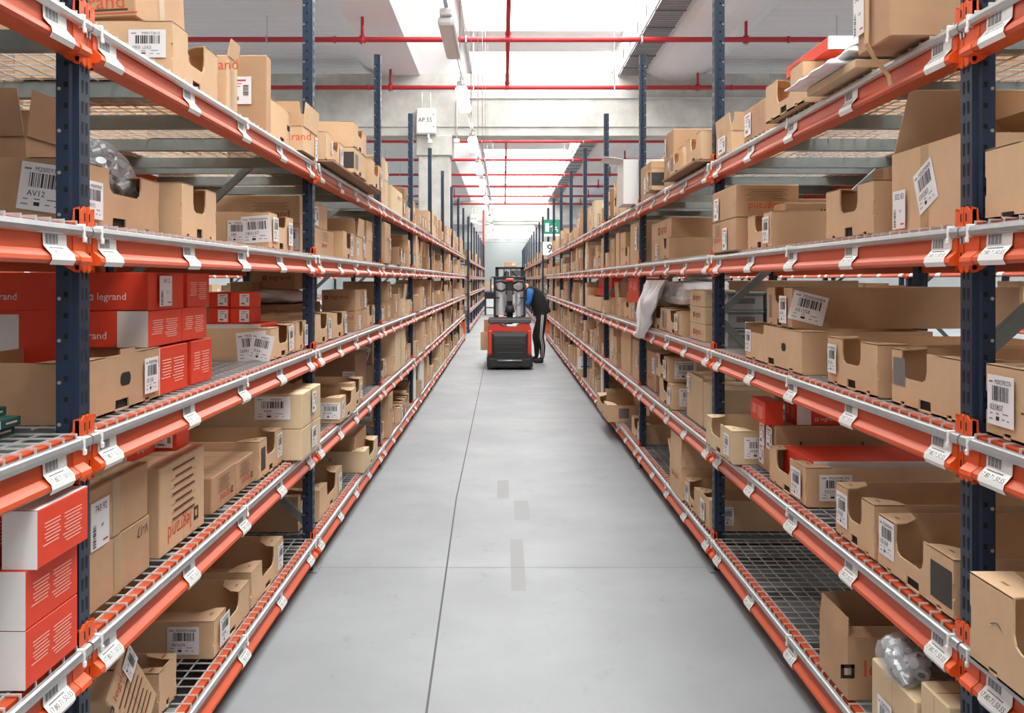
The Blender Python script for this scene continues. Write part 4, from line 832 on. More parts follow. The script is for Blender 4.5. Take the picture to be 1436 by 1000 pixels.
# ------------------------------------------------------------------ building
Y0, Y1, W = -12.0, 112.0, 20.0
b = MB(); b.box(-W, W, Y0, Y1, -.2, 0, 'floor')
z = .0006
def strip(pts, w, m, zz=.0006):
    for (xa, ya), (xb, yb) in zip(pts[:-1], pts[1:]):
        t = Vector((xb-xa, yb-ya, 0)).normalized(); n = Vector((-t.y, t.x, 0))*w/2; p = Vector((xa, ya, zz)); q = Vector((xb, yb, zz))
        b.add([p-n, p+n, q+n, q-n], [(3,2,1,0)], m)
strip([(-.25,.5),(-.276,3.43),(-.335,6.77),(-.352,19.4),(-.36,60)], .009, 'joint')
for y in (5.16, 10.76, 19.2, 30): strip([(-20,y),(20,y)], .005, 'joint')
for x, y, w, l in ((-.005,7.1,.085,.62),(.12,6.45,.1,.55),(.075,5.25,.075,.95)): b.quad((x,y,.0005), (1,0,0), (0,1,0), w, l, 'tape_mark')
struct('floor', b)
b = MB(); b.box(-W, W, Y1, Y1+.3, 0, 9, 'wall'); b.box(-W, W, Y1-.04, Y1, 0, .12, 'joint'); struct('wall_back', b)
b = MB(); b.box(-W, W, Y0-.3, Y0, 0, 9, 'wall'); struct('wall_front', b)
b = MB(); b.box(-W-.3, -W, Y0, Y1, 0, 9, 'wall'); struct('wall_left', b)
b = MB(); b.box(W, W+.3, Y0, Y1, 0, 9, 'wall'); struct('wall_right', b)
# roof: every 16 m a skylight trough between two precast wings, ribbed sheet between them
ZR = 7.0
b = MB()
def sweep(pts, m, smooth=False, y0=Y0, y1=Y1):
    for (xa, za), (xb, zb) in zip(pts[:-1], pts[1:]):
        b.add([(xa,y0,za),(xb,y0,zb),(xb,y1,zb),(xa,y1,za)], [(0,1,2,3)], m, smooth)
def arc(cx, cz, rx, rz, a0, a1, n=10): return [(cx+rx*math.cos(math.radians(a0+(a1-a0)*i/n)), cz+rz*math.sin(math.radians(a0+(a1-a0)*i/n))) for i in range(n+1)]
OFF = (-16, 0, 16)
for ox in OFF:
    sweep([(ox-3.85,7.35),(ox-3.3,7.0)], 'roof_white'); sweep([(ox-3.3,7.0),(ox-2.23,7.0)], 'roof_pink'); sweep([(ox-2.23,7.0),(ox-2.12,7.12),(ox-1.03,8.2)], 'roof_white')
    sweep([(ox+3.16,8.2),(ox+3.03,7.0)], 'roof_white')
    sweep([(ox+3.66,7.06)]+arc(ox+4.6, 7.35, .92, .5, 200, 330)+[(ox+5.75,7.35)], 'roof_white', True)
    # ribbed metal sheet, ribs across the building
    xa, xb = ox+5.6, ox+12.2; y = Y0
    prof = []
    while y < Y1: prof += [(y,7.55),(y+.16,7.55),(y+.20,7.48),(y+.26,7.48)]; y += .30
    for (ya, za), (yb, zb) in zip(prof[:-1], prof[1:]): b.add([(xa,ya,za),(xb,ya,za),(xb,yb,zb),(xa,yb,zb)], [(0,1,2,3)], 'roof_ribs')
b.box(-24, 24, Y0, Y1, 8.6, 8.7, 'roof_white')
struct('ceiling', b)
# skylights
n = 0
for ox in OFF:
    b = MB(); y = Y0
    b.box(ox-1.03, ox+3.16, Y0, Y1, 8.2, 8.23, 'skylight')
    n += 1; o = b.obj('window_%d' % n); o['kind'] = 'structure'
    f = MB(); y = Y0+1.0
    for y in (-9.2, 9.0, 25.1, 45.5, 65.7, 80, 95.7): f.box(ox-1.03, ox+3.16, y, y+2.3, 8.06, 8.19, 'roof_white')
    for y in (3, 17, 35, 56, 72, 88): f.box(ox-1.03, ox+3.16, y, y+.12, 8.1, 8.19, 'roof_white')
    f.box(ox-1.05, ox-.99, Y0, Y1, 8.1, 8.19, 'roof_white'); f.box(ox+3.1, ox+3.16, Y0, Y1, 8.1, 8.19, 'roof_white')
    f.obj('window_frame', o)
# transverse concrete beams and their columns
for k, y in enumerate((-9.0, 25.5, 66.0, 96.0)):
    b = MB(); b.box(-W, W, y, y+.7, 5.62, 6.6, 'concrete'); b.box(-W, W, y+.05, y+.9, 5.39, 5.62, 'concrete'); b.box(-W, W, y+.1, y+.8, 6.6, 7.05, 'concrete')
    o = b.obj('trim_%d' % (k+1)); o['kind'] = 'structure'
    if k in (1, 2):
        for x0 in (-2.30,):
            b = MB(); b.box(x0+.03, x0+.86, y+.06, y+.9, 0, 4.86, 'concrete', .02); b.box(x0-.02, x0+.93, y-.02, y+.98, 4.86, 5.39, 'concrete', .02)
            o = b.obj('trim_%d' % (k+6)); o['kind'] = 'structure'
# galvanised air duct beside the skylight trough
b = MB(); b.box(3.05, 3.64, Y0, 25.4, 6.95, 7.4, 'duct')
y = 14.0
while y < 25.3: b.box(3.03, 3.66, y, y+.05, 6.93, 7.42, 'patch_grey'); y += 1.3
y = 14.3
while y < 25.3: b.box(3.05, 3.64, y, y+.02, 6.94, 6.95, 'duct'); y += .16
tag(b.obj('air_duct'), 'grey ribbed metal air duct running beside the skylight before the concrete beam', 'air duct')
b = MB(); b.box(3.05, 3.64, 26.5, 65.5, 6.95, 7.4, 'duct')
y = 27.0
while y < 65: b.box(3.03, 3.66, y, y+.05, 6.93, 7.42, 'patch_grey'); y += 1.3
tag(b.obj('air_duct'), 'grey ribbed metal air duct beside the skylight beyond the concrete beam', 'air duct')
# sprinkler network
ZP = 6.53
PY = [19.9, 24.85, 29.7, 34.5, 39.8, 45.4, 51.0, 57.0, 62.8, 70.5, 78, 86]
PW = ['closest', 'second', 'third', 'fourth', 'fifth', 'sixth', 'seventh', 'eighth', 'ninth', 'tenth', 'eleventh', 'twelfth']
for i, y in enumerate(PY):
    t = empty('sprinkler_pipe', (0, y, ZP), 'red sprinkler pipe across the hall, %s one from the front' % ('first' if i == 0 else PW[i]), 'pipe', 'red sprinkler pipes under the roof')
    b = MB(); b.tube([(-16,0,0),(16,0,0)], .056, 'pipe_red', 12); b.obj('pipe', t)
    for x in (-2.93, -10.9, 5.02, 12.9):
        if x not in (-2.93, 5.02) and i > 4: continue
        b = MB(); b.tube([(x,0,.03),(x,0,.50)], .034, 'pipe_red', 8); b.tube([(x,0,.48),(x,0,.53)], .042, 'pipe_red', 8)
        b.tube([(x,0,-.075),(x,0,.075)], .064, 'pipe_red', 10); b.tube([(x,0,.53),(x,0,.6)], .02, 'galv', 6); b.tube([(x-.05,0,.6),(x+.05,0,.6)], .01, 'galv', 6); b.tube([(x,0,-.11),(x,0,-.07)], .03, 'galv_bright', 8)
        b.obj('sprinkler_riser', t)
    for x in (-4.9, -.78, 2.86, 6.9):
        b = MB(); b.tube([(x,0,.07),(x,0,1.4 if -1 < x < 3.1 else .5)], .008, 'galv_bright', 6); b.box(x-.015, x+.015, -.066, .066, -.064, .07, 'galv_bright'); b.obj('hanger', t)
    for x in (-3.5, 5.9):
        b = MB(); b.tube([(x-.02,0,0),(x+.02,0,0)], .075, 'pipe_red', 12); b.obj('coupling', t)
b = MB(); b.tube([(.09,12,ZP+.12),(.09,62.8,ZP+.12)], .045, 'pipe_red', 10)
for y in PY[:9]: b.tube([(.09,y,ZP),(.09,y,ZP+.12)], .05, 'pipe_red', 8); b.tube([(.09,y-.06,ZP+.12),(.09,y+.06,ZP+.12)], .065, 'pipe_red', 10)
tag(b.obj('feed_pipe'), 'red feed pipe running lengthwise above the middle of the aisle', 'pipe')
b = MB(); b.tube([(-1.37,65.3,0),(-1.37,65.3,6.3)], .07, 'pipe_red', 10); b.box(-1.47,-1.27,65.2,65.4,0,.03,'galv_dull')
tag(b.obj('riser_pipe'), 'vertical red pipe in front of the far concrete column', 'pipe')
b = MB(); b.tube([(3.2,25.15,6.57),(16,25.15,6.57)], .05, 'galv_bright', 10)
tag(b.obj('conduit'), 'silver pipe along the top of the concrete beam on the worker side', 'pipe')
b = MB(); b.tube([(-1.25,25.47,5.3),(-1.25,25.47,6.28),(-1.2,25.47,6.36),(-1.1,25.47,6.38),(12,25.47,6.38)], .022, 'plastic_white', 8)
b.box(-1.33,-1.17,25.44,25.5,5.2,5.3,'plastic_white'); tag(b.obj('cable_conduit'), 'thin pale cable conduit bending down the concrete beam beside the wall cabinet', 'conduit')
b = MB(); b.tube([(-16,25.42,6.66),(-1.1,25.42,6.66)], .035, 'galv_bright', 8); tag(b.obj('conduit'), 'thin silver conduit along the beam above the wall cabinet', 'pipe')
# wall cabinets on the two columns
for y, lab in ((25.25, 'white wall cabinet marked AP 55 with two thin aerials on the concrete column'), (65.75, 'small white wall cabinet with aerials on the far column')):
    b = MB(); b.box(-2.30, -1.78, y, y+.22, 5.40, 6.07, 'plastic_white', .012); o = b.obj('wall_cabinet'); tag(o, lab, 'cabinet', 'access point cabinets')
    b = MB(); b.box(-2.28, -1.80, y-.012, y, 5.42, 6.05, 'plastic_white', .004); b.text('AP 55', (-2.07,y-.012,5.76), (1,0,0), (0,0,1), .11, 'ink', .002, .36)
    for z in (5.58, 5.90): b.box(-1.86,-1.84,y-.016,y-.012,z-.015,z+.015,'ink')
    d = b.obj('door', o)
    for x in (-2.16, -1.94):
        b = MB(); b.tube([(x,y+.1,6.06),(x,y+.1,6.5)], .018, 'plastic_white', 8); b.obj('aerial', o)
    b = MB(); b.tube([(-1.98,y+.05,5.4),(-1.98,y+.0,5.3),(-1.93,y-.02,5.2)], .03, 'plastic_white', 8); b.box(-2.0,-1.88,y-.1,y+.08,5.13,5.24,'plastic_white',.02); b.obj('camera_bracket', o)
# lamps hung over the aisle
LY = [6.95, 9.5, 12.85, 15.75, 18.3, 22.1, 29.0, 33, 38]
for i, y in list(enumerate(LY))+[(0.5, 4.0), (0.6, 1.1), (0.7, -1.9), (0.8, -5)]:  # fractional indices: unseen lamps added along the row to brighten upper shelf fronts
    t = empty('tube_lamp', (-.42, y, 3.42), ('unlit tube lamp hanging over the aisle before the lit ones' if i == 0 else 'lit tube lamp added out of view at the camera end to light the shelves' if i in (.5,.6,.7,.8) else '%s lit tube lamp in the row over the aisle' % PW[i-1].replace('closest','first')), 'lamp', 'tube lamps over the aisle')
    b = MB(); b.box(-.045, .045, 0, 1.12, .04, .10, 'lamp_off', .01); b.obj('housing', t)
    b = MB(); b.box(-.06, .06, 0.02, 1.10, -.03, .045, 'lamp_off' if i == 0 else 'lamp_lit', .025); b.obj('diffuser', t)
    b = MB()
    for yy in (.12, 1.0): b.tube([(0,yy,.1),(.0,yy,.126)], .012, 'galv_bright', 6)
    b.obj('suspension', t)
b = MB(); b.box(-.435,-.405,-6,40,3.545,3.575,'galv_bright')
y = 6.0
while y < 40: b.tube([(-.42,y,3.57),(-.42,y,8.2)], .005, 'galv_bright', 5); y += 3.2
tag(b.obj('cable_tray'), 'thin grey cable rail carrying the tube lamps over the aisle', 'cable rail')
b = MB()
for i in range(len(LY)-1):
    a, c = LY[i]+1.2, LY[i+1]+.05; b.tube([(-.41,a,3.5),(-.39,(a+c)/2,3.42),(-.41,c,3.5)], .007, 'plastic_white', 5)
tag(b.obj('lamp_cable'), 'white flex looping from lamp to lamp over the aisle', 'cable')
# signs
b = MB(); b.box(1.03,1.44,24.66,24.68,2.66,3.10,'green_sign'); o = b.obj('exit_sign'); tag(o, 'green emergency exit sign with running figure above the rack end', 'sign')
b = MB(); Yf = 24.655
b.quad((1.115,Yf,2.9), (1,0,0), (0,0,1), .10, .22, 'paper')
for x, z, w, h in ((1.30,2.99,.05,.05),(1.29,2.92,.045,.1),(1.25,2.93,.07,.03),(1.335,2.9,.06,.03),(1.265,2.84,.03,.09),(1.335,2.85,.09,.03),(1.375,2.82,.03,.06)): b.quad((x,Yf,z), (1,0,0), (0,0,1), w, h, 'paper')
b.quad((1.2,Yf,2.915), (1,0,0), (0,0,1), .05, .02, 'paper'); b.quad((1.235,Yf,2.70), (1,0,0), (0,0,1), .41, .07, 'paper'); b.obj('pictogram', o)
b = MB(); b.box(1.0,1.29,24.66,24.68,2.19,2.53,'plastic_white'); b.text('9', (1.18,24.66,2.36), (1,0,0), (0,0,1), .22, 'ink', .003)
tag(b.obj('aisle_sign'), 'white aisle board with black number 9 on the rack end', 'sign')
b = MB(); b.box(-1.19,-1.0,24.64,24.66,1.95,2.1,'plastic_white'); b.box(-1.17,-1.02,24.64,24.66,1.62,1.93,'paper'); b.quad((-1.095,24.64,1.85), (1,0,0), (0,0,1), .1, .03, 'ink_grey', .002); b.quad((-1.095,24.64,2.03), (1,0,0), (0,0,1), .14, .04, 'ink_grey', .002)
tag(b.obj('aisle_sign'), 'white placard and holder on the rack end opposite the worker', 'sign')
for x, s, lab in ((XL,-1,'orange impact guard at the foot of the rack end opposite the worker'),(XR,1,'orange impact guard at the foot of the rack end beside the worker')):
    b = MB()
    pr = [(-.03,-.075),(.13,-.075),(.13,-.06),(-.015,-.06),(-.015,.075),(-.03,.075)]
    b.prism([(a, c) for a, c in pr], 0, .48, lambda a, y, z: (s*a, y, z), 'protector'); b.box(s*-.05, s*.14, -.1, .09, 0, .008, 'protector')
    tag(b.obj('post_guard', None, (x, 24.72-.02, 0)), lab, 'rack guard')
# bench and cartons far down the aisle
t = empty('work_bench', (-.62,43,0), 'dark bench with a blue top far down the aisle', 'bench')
b = MB(); b.box(-.22,.26,-.5,.5,1.0,1.06,'blue',.01); b.obj('bench_top', t)
for x in (-.2,.24):
    for y in (-.45,.45): b = MB(); b.box(x-.03,x+.03,y-.03,y+.03,0,1.0,'truck_black'); b.obj('leg', t)
b = MB(); b.box(-.2,.24,-.47,.47,.72,.98,'truck_black'); b.obj('drawer_box', t)
b = MB(); b.box(-.2,.24,-.47,.47,.3,.34,'truck_black'); b.obj('shelf', t)
def plain(nm, x, y, z, w, d, h, m, lab, cat='box'):
    b = MB(); b.box(-w/2,w/2,-d/2,d/2,0,h,m,.004); b.quad((0,0,h),(1,0,0),(0,1,0),.004,d*.96,'dark',.0008); b.quad((w*.25,-d/2,h*.5),(1,0,0),(0,0,1),w*.25,h*.4,'paper',.001)
    o = b.obj(nm, None, (x,y,z)); tag(o, lab, cat); return o
plain('carton', -.60,43,1.061,.4,.5,.4,'card1','brown carton standing on the far blue topped bench')
# ------------------------------------------------------------------ pallet truck, its load and the worker
T = empty('pallet_truck', (.105, 16.5, 0), 'red and black pedestrian pallet truck with clear mast guard, standing in the aisle', 'pallet truck')
def part(nm, fn, par=T):
    b = MB(); fn(b); return b.obj(nm, par)
def chassis(b):
    out = [(-.40,.06),(-.395,.22),(-.36,.25),(.36,.25),(.395,.22),(.40,.06),(.38,.04),(-.38,.04)]
    b.prism(out, .03, .75, lambda x, z, y: (x, y+.05*abs(x)**2, z), 'truck_black'); b.box(-.36,.36,-.005,.06,.05,.20,'truck_black',.02)
part('chassis', chassis)
def body(b):
    out = [(-.375,.25),(-.375,.70),(-.34,.785),(-.20,.80),(-.12,.74),(.12,.74),(.20,.80),(.34,.785),(.375,.70),(.375,.25)]
    b.prism(out, .08, .72, lambda x, z, y: (x, y, z), 'truck_red')
    for e in (-1, 1):
        b.box(e*.30, e*.376, .05, .10, .27, .68, 'truck_red', .02)
part('body_shell', body)
def cover(b):
    pr = [(.0,.16),(-.015,.45),(.0,.58),(.04,.645),(.12,.67),(.12,.16)]
    b.prism(pr, -.275, .275, lambda y, z, x: (x, y, z), 'truck_black')
    for e in (-1, 1): b.box(e*.27, e*.305, .02, .12, .22, .62, 'truck_black', .012)
    for z in (.3, .4, .5): b.box(-.22, .22, -.014, -.010, z, z+.006, 'truck_grey')
part('battery_cover', cover)
part('bumper_bar', lambda b: b.tube([(-.21,-.02,.165),(.21,-.02,.165)], .012, 'galv_bright', 8))
def deck(b):
    b.box(-.375,.375,.06,.76,.80,.885,'truck_grey',.02); b.box(-.36,.36,.08,.3,.885,.90,'truck_black',.004); b.box(.10,.20,.1,.2,.885,.93,'truck_grey',.01); b.box(-.2,-.08,.12,.22,.885,.92,'truck_red',.01)
part('top_deck', deck)
g = part('mast_guard', lambda b: [b.box(e*.245, e*.285, .55, .63, .88, 1.60, 'truck_black', .006) for e in (-1, 1)]+[b.box(-.285,.285,.55,.63,1.56,1.61,'truck_black',.006), b.box(-.31,-.17,.53,.56,1.22,1.245,'truck_black'), b.box(.17,.31,.53,.56,1.22,1.245,'truck_black')])
part('clear_panel', lambda b: b.box(-.25,.25,.585,.595,.92,1.56,'guard_clear'), g)
def mast(b):
    for x in (-.225,.225): b.box(x-.03,x+.03,.66,.76,.1,1.78,'truck_black',.004)
    b.box(-.25,.25,.66,.74,1.74,1.78,'truck_black'); b.box(-.25,.25,.66,.74,1.56,1.60,'truck_black')
    for x in (-.1,.02,.13): b.box(x-.012,x+.012,.68,.70,.9,1.76,'truck_grey')
    b.tube([(-.05,.67,.9),(-.05,.67,1.7)], .04, 'truck_black', 10); b.tube([(-.11,.64,1.0),(-.12,.62,1.6),(-.06,.64,1.72),(-.05,.66,1.5)], .012, 'truck_black', 6); b.tube([(.10,.64,1.0),(.13,.62,1.62),(.04,.64,1.7)], .012, 'truck_black', 6)
    b.box(.02,.2,.64,.66,1.62,1.72,'truck_grey')
part('mast', mast)
def tiller(b):
    b.tube([(0,.32,.78),(0,.30,1.0),(0,.27,1.25),(0,.25,1.42)], [.055,.06,.05,.045], 'truck_black', 12); b.box(-.07,.07,.2,.32,1.28,1.52,'truck_black',.03); b.box(-.05,.05,.19,.21,1.18,1.36,'truck_grey',.006); b.tube([(0,.27,.98),(0,.27,1.1)], [.09,.075], 'truck_black', 12)
ti = part('tiller', tiller)
for e in (-1, 1):
    part('handle', lambda b: b.tube([(e*.05,.24,1.48),(e*.14,.23,1.53),(e*.235,.23,1.515),(e*.25,.23,1.45),(e*.22,.23,1.375),(e*.14,.235,1.355),(e*.05,.24,1.40)], .021, 'truck_black', 8), ti)
part('stop_button', lambda b: b.box(-.075,.075,.17,.29,1.52,1.575,'truck_red',.02), ti)
for e in (-1, 1): part('fork', lambda b: b.box(e*.12, e*.28, .75, 1.95, .09, .15, 'truck_black', .01))
for e in (-1, 1):
    for y in (.2, 1.8): part('wheel', lambda b: b.tube([(e*.2-.04,y,.05),(e*.2+.04,y,.05)], .05, 'truck_black', 14))
for e in (-1,): part('side_loop', lambda b: b.tube([(-.26,.62,1.6),(-.32,.62,1.6),(-.335,.62,1.56),(-.335,.62,1.3),(-.3,.62,1.25)], .012, 'truck_black', 6))
# load on the forks
def pallet():
    t = empty('pallet', (.105, 17.95, .151), 'wooden pallet carried on the forks of the red truck', 'pallet')
    for i in range(5): b = MB(); b.box(-.40,.40,-.58+.27*i,-.48+.27*i,.1,.12,'card3'); b.obj('deck_board', t)
    for x in (-.36,0,.36): b = MB(); b.box(x-.04,x+.04,-.58,.60,0,.1,'card3'); b.obj('runner', t)
pallet()
plain('carton', -.17, 17.72, .273, .5, .55, .33, 'card1', 'carton on the pallet in front of the truck mast, lower one')
plain('carton', -.15, 17.74, .608, .42, .5, .22, 'card0', 'carton stacked on another on the truck pallet')
plain('carton', .12, 17.195, 1.782, .22, .1, .09, 'card1', 'small brown carton lying on top of the truck mast')

def skin(name, verts, edges, radii, sub=2, parent=None, mats=('skin',), root=0, smooth=True):
    me = bpy.data.meshes.new('tmp'); me.from_pydata(verts, edges, []); o = bpy.data.objects.new('tmp', me); C.objects.link(o)
    md = o.modifiers.new('s', 'SKIN'); md.use_smooth_shade = smooth; md.branch_smoothing = .6
    for i, r in enumerate(radii):
        d = me.skin_vertices[0].data[i]; d.radius = (r, r) if not isinstance(r, tuple) else r; d.use_root = (i == root)
    sb = o.modifiers.new('d', 'SUBSURF'); sb.levels = sub; sb.render_levels = sub
    dg = bpy.context.evaluated_depsgraph_get(); dg.update()
    m2 = bpy.data.meshes.new_from_object(o.evaluated_get(dg)); m2.name = name
    bpy.data.objects.remove(o); bpy.data.meshes.remove(me)
    m2.materials.clear()
    for m in mats: m2.materials.append(MATS[m])
    for p in m2.polygons: p.use_smooth = True
    ob = bpy.data.objects.new(name, m2); C.objects.link(ob)
    if parent: ob.parent = parent
    return ob
V = []; E = []; Rr = []
def vtx(p, r, frm=None):
    V.append(p); Rr.append(r); i = len(V)-1
    if frm is not None: E.append((frm, i))
    return i
pel = vtx((.70,0,.93), .15)
wa = vtx((.665,0,1.08), .145, pel); ch = vtx((.575,0,1.25), .165, wa); up = vtx((.49,0,1.365), .12, ch)
nk = vtx((.415,0,1.425), .058, up); hb = vtx((.345,0,1.44), .078, nk); hc = vtx((.285,0,1.455), .098, hb); ht = vtx((.215,0,1.465), .082, hc)
for s in (-1, 1):
    hip = vtx((.70,s*.105,.86), .10, pel)
    kx, ax = (.665, .70) if s < 0 else (.57, .60)
    mid = vtx(((.70+kx)/2, s*.115, .67), .085, hip); kn = vtx((kx,s*.115,.49), .066, mid); cf = vtx(((kx+ax)/2+.02,s*.115,.32), .062, kn); an = vtx((ax,s*.115,.09), .042, cf); to = vtx((ax-.16,s*.125,.035), .034, an)
    sh = vtx((.475,s*.19,1.33), .072, up)
    el = vtx((.44,s*.255,1.10), .05, sh) if s < 0 else vtx((.36,s*.25,1.10), .05, sh)
    wr = vtx((.21,s*.20,1.10), .032, el)
    pa = vtx((.135,s*.19,1.095), (.034,.020), wr)
    for k, (dy, ln) in enumerate(((-.030,.070),(-.010,.080),(.010,.076),(.030,.060))):
        a = vtx((.095,s*.19+dy,1.09), .0095, pa); c = vtx((.095-ln*.55,s*.19+dy*1.15,1.075), .0088, a); vtx((.095-ln*.85,s*.19+dy*1.1,1.045), .0080, c)
    th = vtx((.155,s*.19-s*.045,1.085), .011, pa); vtx((.115,s*.19-s*.055,1.065), .009, th)
P = skin('person', V, E, Rr, 2, None, ('skin', 'cloth_black', 'cloth_blue'))
P.location = (.02, 18.0, 0)
tag(P, 'person in black vest, blue sleeves and striped black trousers bending over behind the truck', 'person')
for p in P.data.polygons:
    c = p.center
    arm = abs(c.y) > .165 and c.z > .98 or (c.x < .40 and c.z < 1.22 and c.z > .98)
    if c.z < .98 or (c.x > .44 and not (abs(c.y) > .20 and c.x < .56)): p.material_index = 1
    elif arm and c.x > .215: p.material_index = 2
    elif c.x > .40 and abs(c.y) > .1: p.material_index = 2
    else: p.material_index = 0
# clothing and hair as parts of the person
HV = [(.375,0,1.475),(.315,0,1.505),(.245,0,1.525),(.215,0,1.49)]
hair = skin('hair', HV, [(0,1),(1,2),(2,3)], [.062,.088,.078,.06], 2, P, ('hair',))
vest = skin('vest', [(.715,0,.90),(.665,0,1.08),(.575,0,1.26),(.485,0,1.385),(.46,-.13,1.375),(.46,.13,1.375)], [(0,1),(1,2),(2,3),(3,4),(3,5)], [(.175,.19),(.165,.175),(.185,.195),(.12,.14),.088,.088], 2, P, ('cloth_black',), 1)
for s in (-1, 1):
    kx, ax = (.665, .70) if s < 0 else (.57, .60)
    b = MB()
    for q in (-.014, .014): b.tube([(.70+q,s*.192,.90),((.70+kx)/2+q,s*.196,.67),(kx+q+.005,s*.181,.49),((kx+ax)/2+.02+q,s*.176,.32),(ax+q,s*.158,.10)], .008, 'stripe', 6)
    b.obj('trouser_stripe', P)
    skin('shoe', [(ax+.03,s*.12,.045),(ax-.06,s*.125,.045),(ax-.17,s*.13,.036)], [(0,1),(1,2)], [.05,.048,.036], 2, P, ('black',))
    b = MB(); b.tube([(.30,s*.088,1.44),(.295,s*.108,1.445),(.285,s*.104,1.47)], [.016,.02,.012], 'skin', 8); b.obj('ear', P)
    b = MB(); b.tube([(.208,s*.034,1.40),(.203,s*.034,1.392)], .010, 'black', 8); b.obj('eye', P)
b = MB(); b.tube([(.222,0,1.415),(.200,0,1.382),(.215,0,1.375)], [.012,.018,.010], 'skin', 8); b.obj('nose', P)
b = MB(); b.tube([(.262,-.026,1.352),(.256,0,1.348),(.262,.026,1.352)], .006, 'print_red', 6); b.obj('mouth', P)
# ------------------------------------------------------------------ bags, film and loose things
def blob(r, sx, sy, sz, seed, amp, fr, m, flat=True):
    bm = bmesh.new(); bmesh.ops.create_icosphere(bm, subdivisions=4, radius=1)
    for v in bm.verts:
        p = v.co.copy(); o = Vector((seed*3.1, seed*1.7, 0))
        n = noise.noise(p*fr+o)+.5*noise.noise(p*fr*2.3+o)+.35*abs(noise.noise(p*fr*5+o))
        q = p*(1+amp*n); v.co = Vector((q.x*sx, q.y*sy, max(q.z, -.72)*sz if flat else q.z*sz))
    z0 = min(v.co.z for v in bm.verts)
    b = MB(); bm.verts.index_update(); b.add([(v.co.x, v.co.y, v.co.z-z0) for v in bm.verts], [tuple(v.index for v in f.verts) for f in bm.faces], m, True); bm.free(); return b
def hardware_bag(nm, loc, sx, sy, sz, seed, n, lab, cat='bag', rot=(0,0,0), dark=False):
    o = blob(1, sx, sy, sz, seed, .22, 1.7, 'bag_clear').obj(nm, None, loc); o.rotation_euler = rot
    tag(o, lab, cat); r = random.Random(seed)
    for i in range(n):
        b = MB(); R_ = r.uniform(.012, .020); L = r.uniform(.012, .03); a = Vector((r.uniform(-1,1), r.uniform(-1,1), r.uniform(-1,1))).normalized()
        c = Vector((r.uniform(-.6,.6)*sx, r.uniform(-.6,.6)*sy, sz*.72+r.uniform(-.45,.5)*sz))
        b.tube([c-a*L, c-a*L*.3, c-a*L*.3, c+a*L], [R_*1.25, R_*1.25, R_*.8, R_*.8], 'black' if dark and i % 3 else 'galv_bright', 10, False); b.tube([c-a*(L+.001), c-a*L], R_*.6, 'dark', 8, False)
        b.obj('metal_fitting', o)
    return o
hardware_bag('parts_bag', (-1.19, 2.84, 1.80), .075, .22, .08, 3, 60, 'clear plastic bag of metal fittings lying in a picking carton', rot=(math.radians(-13),0,0))
hardware_bag('parts_bag', (1.12, 2.69, .432), .06, .10, .065, 5, 26, 'small clear bag of shiny parts lying on a pale carton')
hardware_bag('parts_bag', (1.24, 2.74, .432), .085, .14, .095, 8, 36, 'larger clear bag of dark parts slumped beside a smaller one', dark=True)
hardware_bag('parts_bag', (-1.13, 7.55, 1.345), .06, .13, .06, 11, 6, 'silver bag resting on a small picking carton by the third post')
hardware_bag('parts_bag', (1.26, 3.2, 1.80), .05, .08, .045, 13, 6, 'grey bag showing through the dip of a picking carton')
# white plastic sack on the left, long low carton under it
o = blob(1, .24, .42, .065, 21, .12, 1.4, 'film').obj('plastic_sack', None, (-1.62, 6.75, 1.384)); tag(o, 'white plastic sack lying on a long low carton behind picking cartons', 'sack')
# big white film bag draped over the beam
def film_bag():
    bm = bmesh.new(); bmesh.ops.create_icosphere(bm, subdivisions=5, radius=1)
    for v in bm.verts:
        p = v.co.copy(); n = noise.noise(p*2.2)+.6*noise.noise(p*5+Vector((3,1,2)))+.4*abs(noise.noise(p*11))
        q = p*(1+.16*n)
        q = q.lerp(q/max(abs(q.x), abs(q.y), abs(q.z)), .55); v.co = Vector((q.x*.18, q.y*.50, q.z*.088))
    b = MB(); bm.verts.index_update(); b.add([v.co[:] for v in bm.verts], [tuple(v.index for v in f.verts) for f in bm.faces], 'film', True); bm.free(); return b
o = film_bag().obj('plastic_film', None, (1.36, 6.86, 1.455)); tag(o, 'big white plastic film bag drooping over the beam at the third post', 'plastic film')
b = MB()
b.quad((-.203,-.2,.0), (0,-1,.1), (0,.1,1), .16, .055, 'ink_grey'); b.obj('printed_label', o)
b = MB(); vs = []; fs = []; ny, nz = 18, 20
for side_ in (0, 1):
    for i in range(nz+1):
        t = i/nz; zz = 1.545-.45*t; ya = 6.72+.72*t**1.2; yb = 7.60+.03*math.sin(t*5)
        for j in range(ny+1):
            y = ya+(yb-ya)*j/ny; x = 1.10-.03*min(1, t*2.5)+.022*math.sin(j*1.25+2*t)+.03*noise.noise(Vector((y*7, zz*5, 2)))+(.012 if side_ else 0)+.10*max(0, .35-t)
            vs.append((x-1.36, y-6.86, zz-1.455))
k = (ny+1)*(nz+1)
for i in range(nz):
    for j in range(ny):
        a = i*(ny+1)+j; f = (a, a+1, a+ny+2, a+ny+1); fs += [f, tuple(q+k for q in f[::-1])]
b.add(vs, fs, 'film', True); b.obj('hanging_fold', o)
o = blob(1, .14, .42, .03, 33, .2, 1.6, 'film').obj('plastic_film', None, (1.46, 6.9, 1.535)); tag(o, 'thin clear film sheet crumpled on top of the white film bag', 'plastic film')
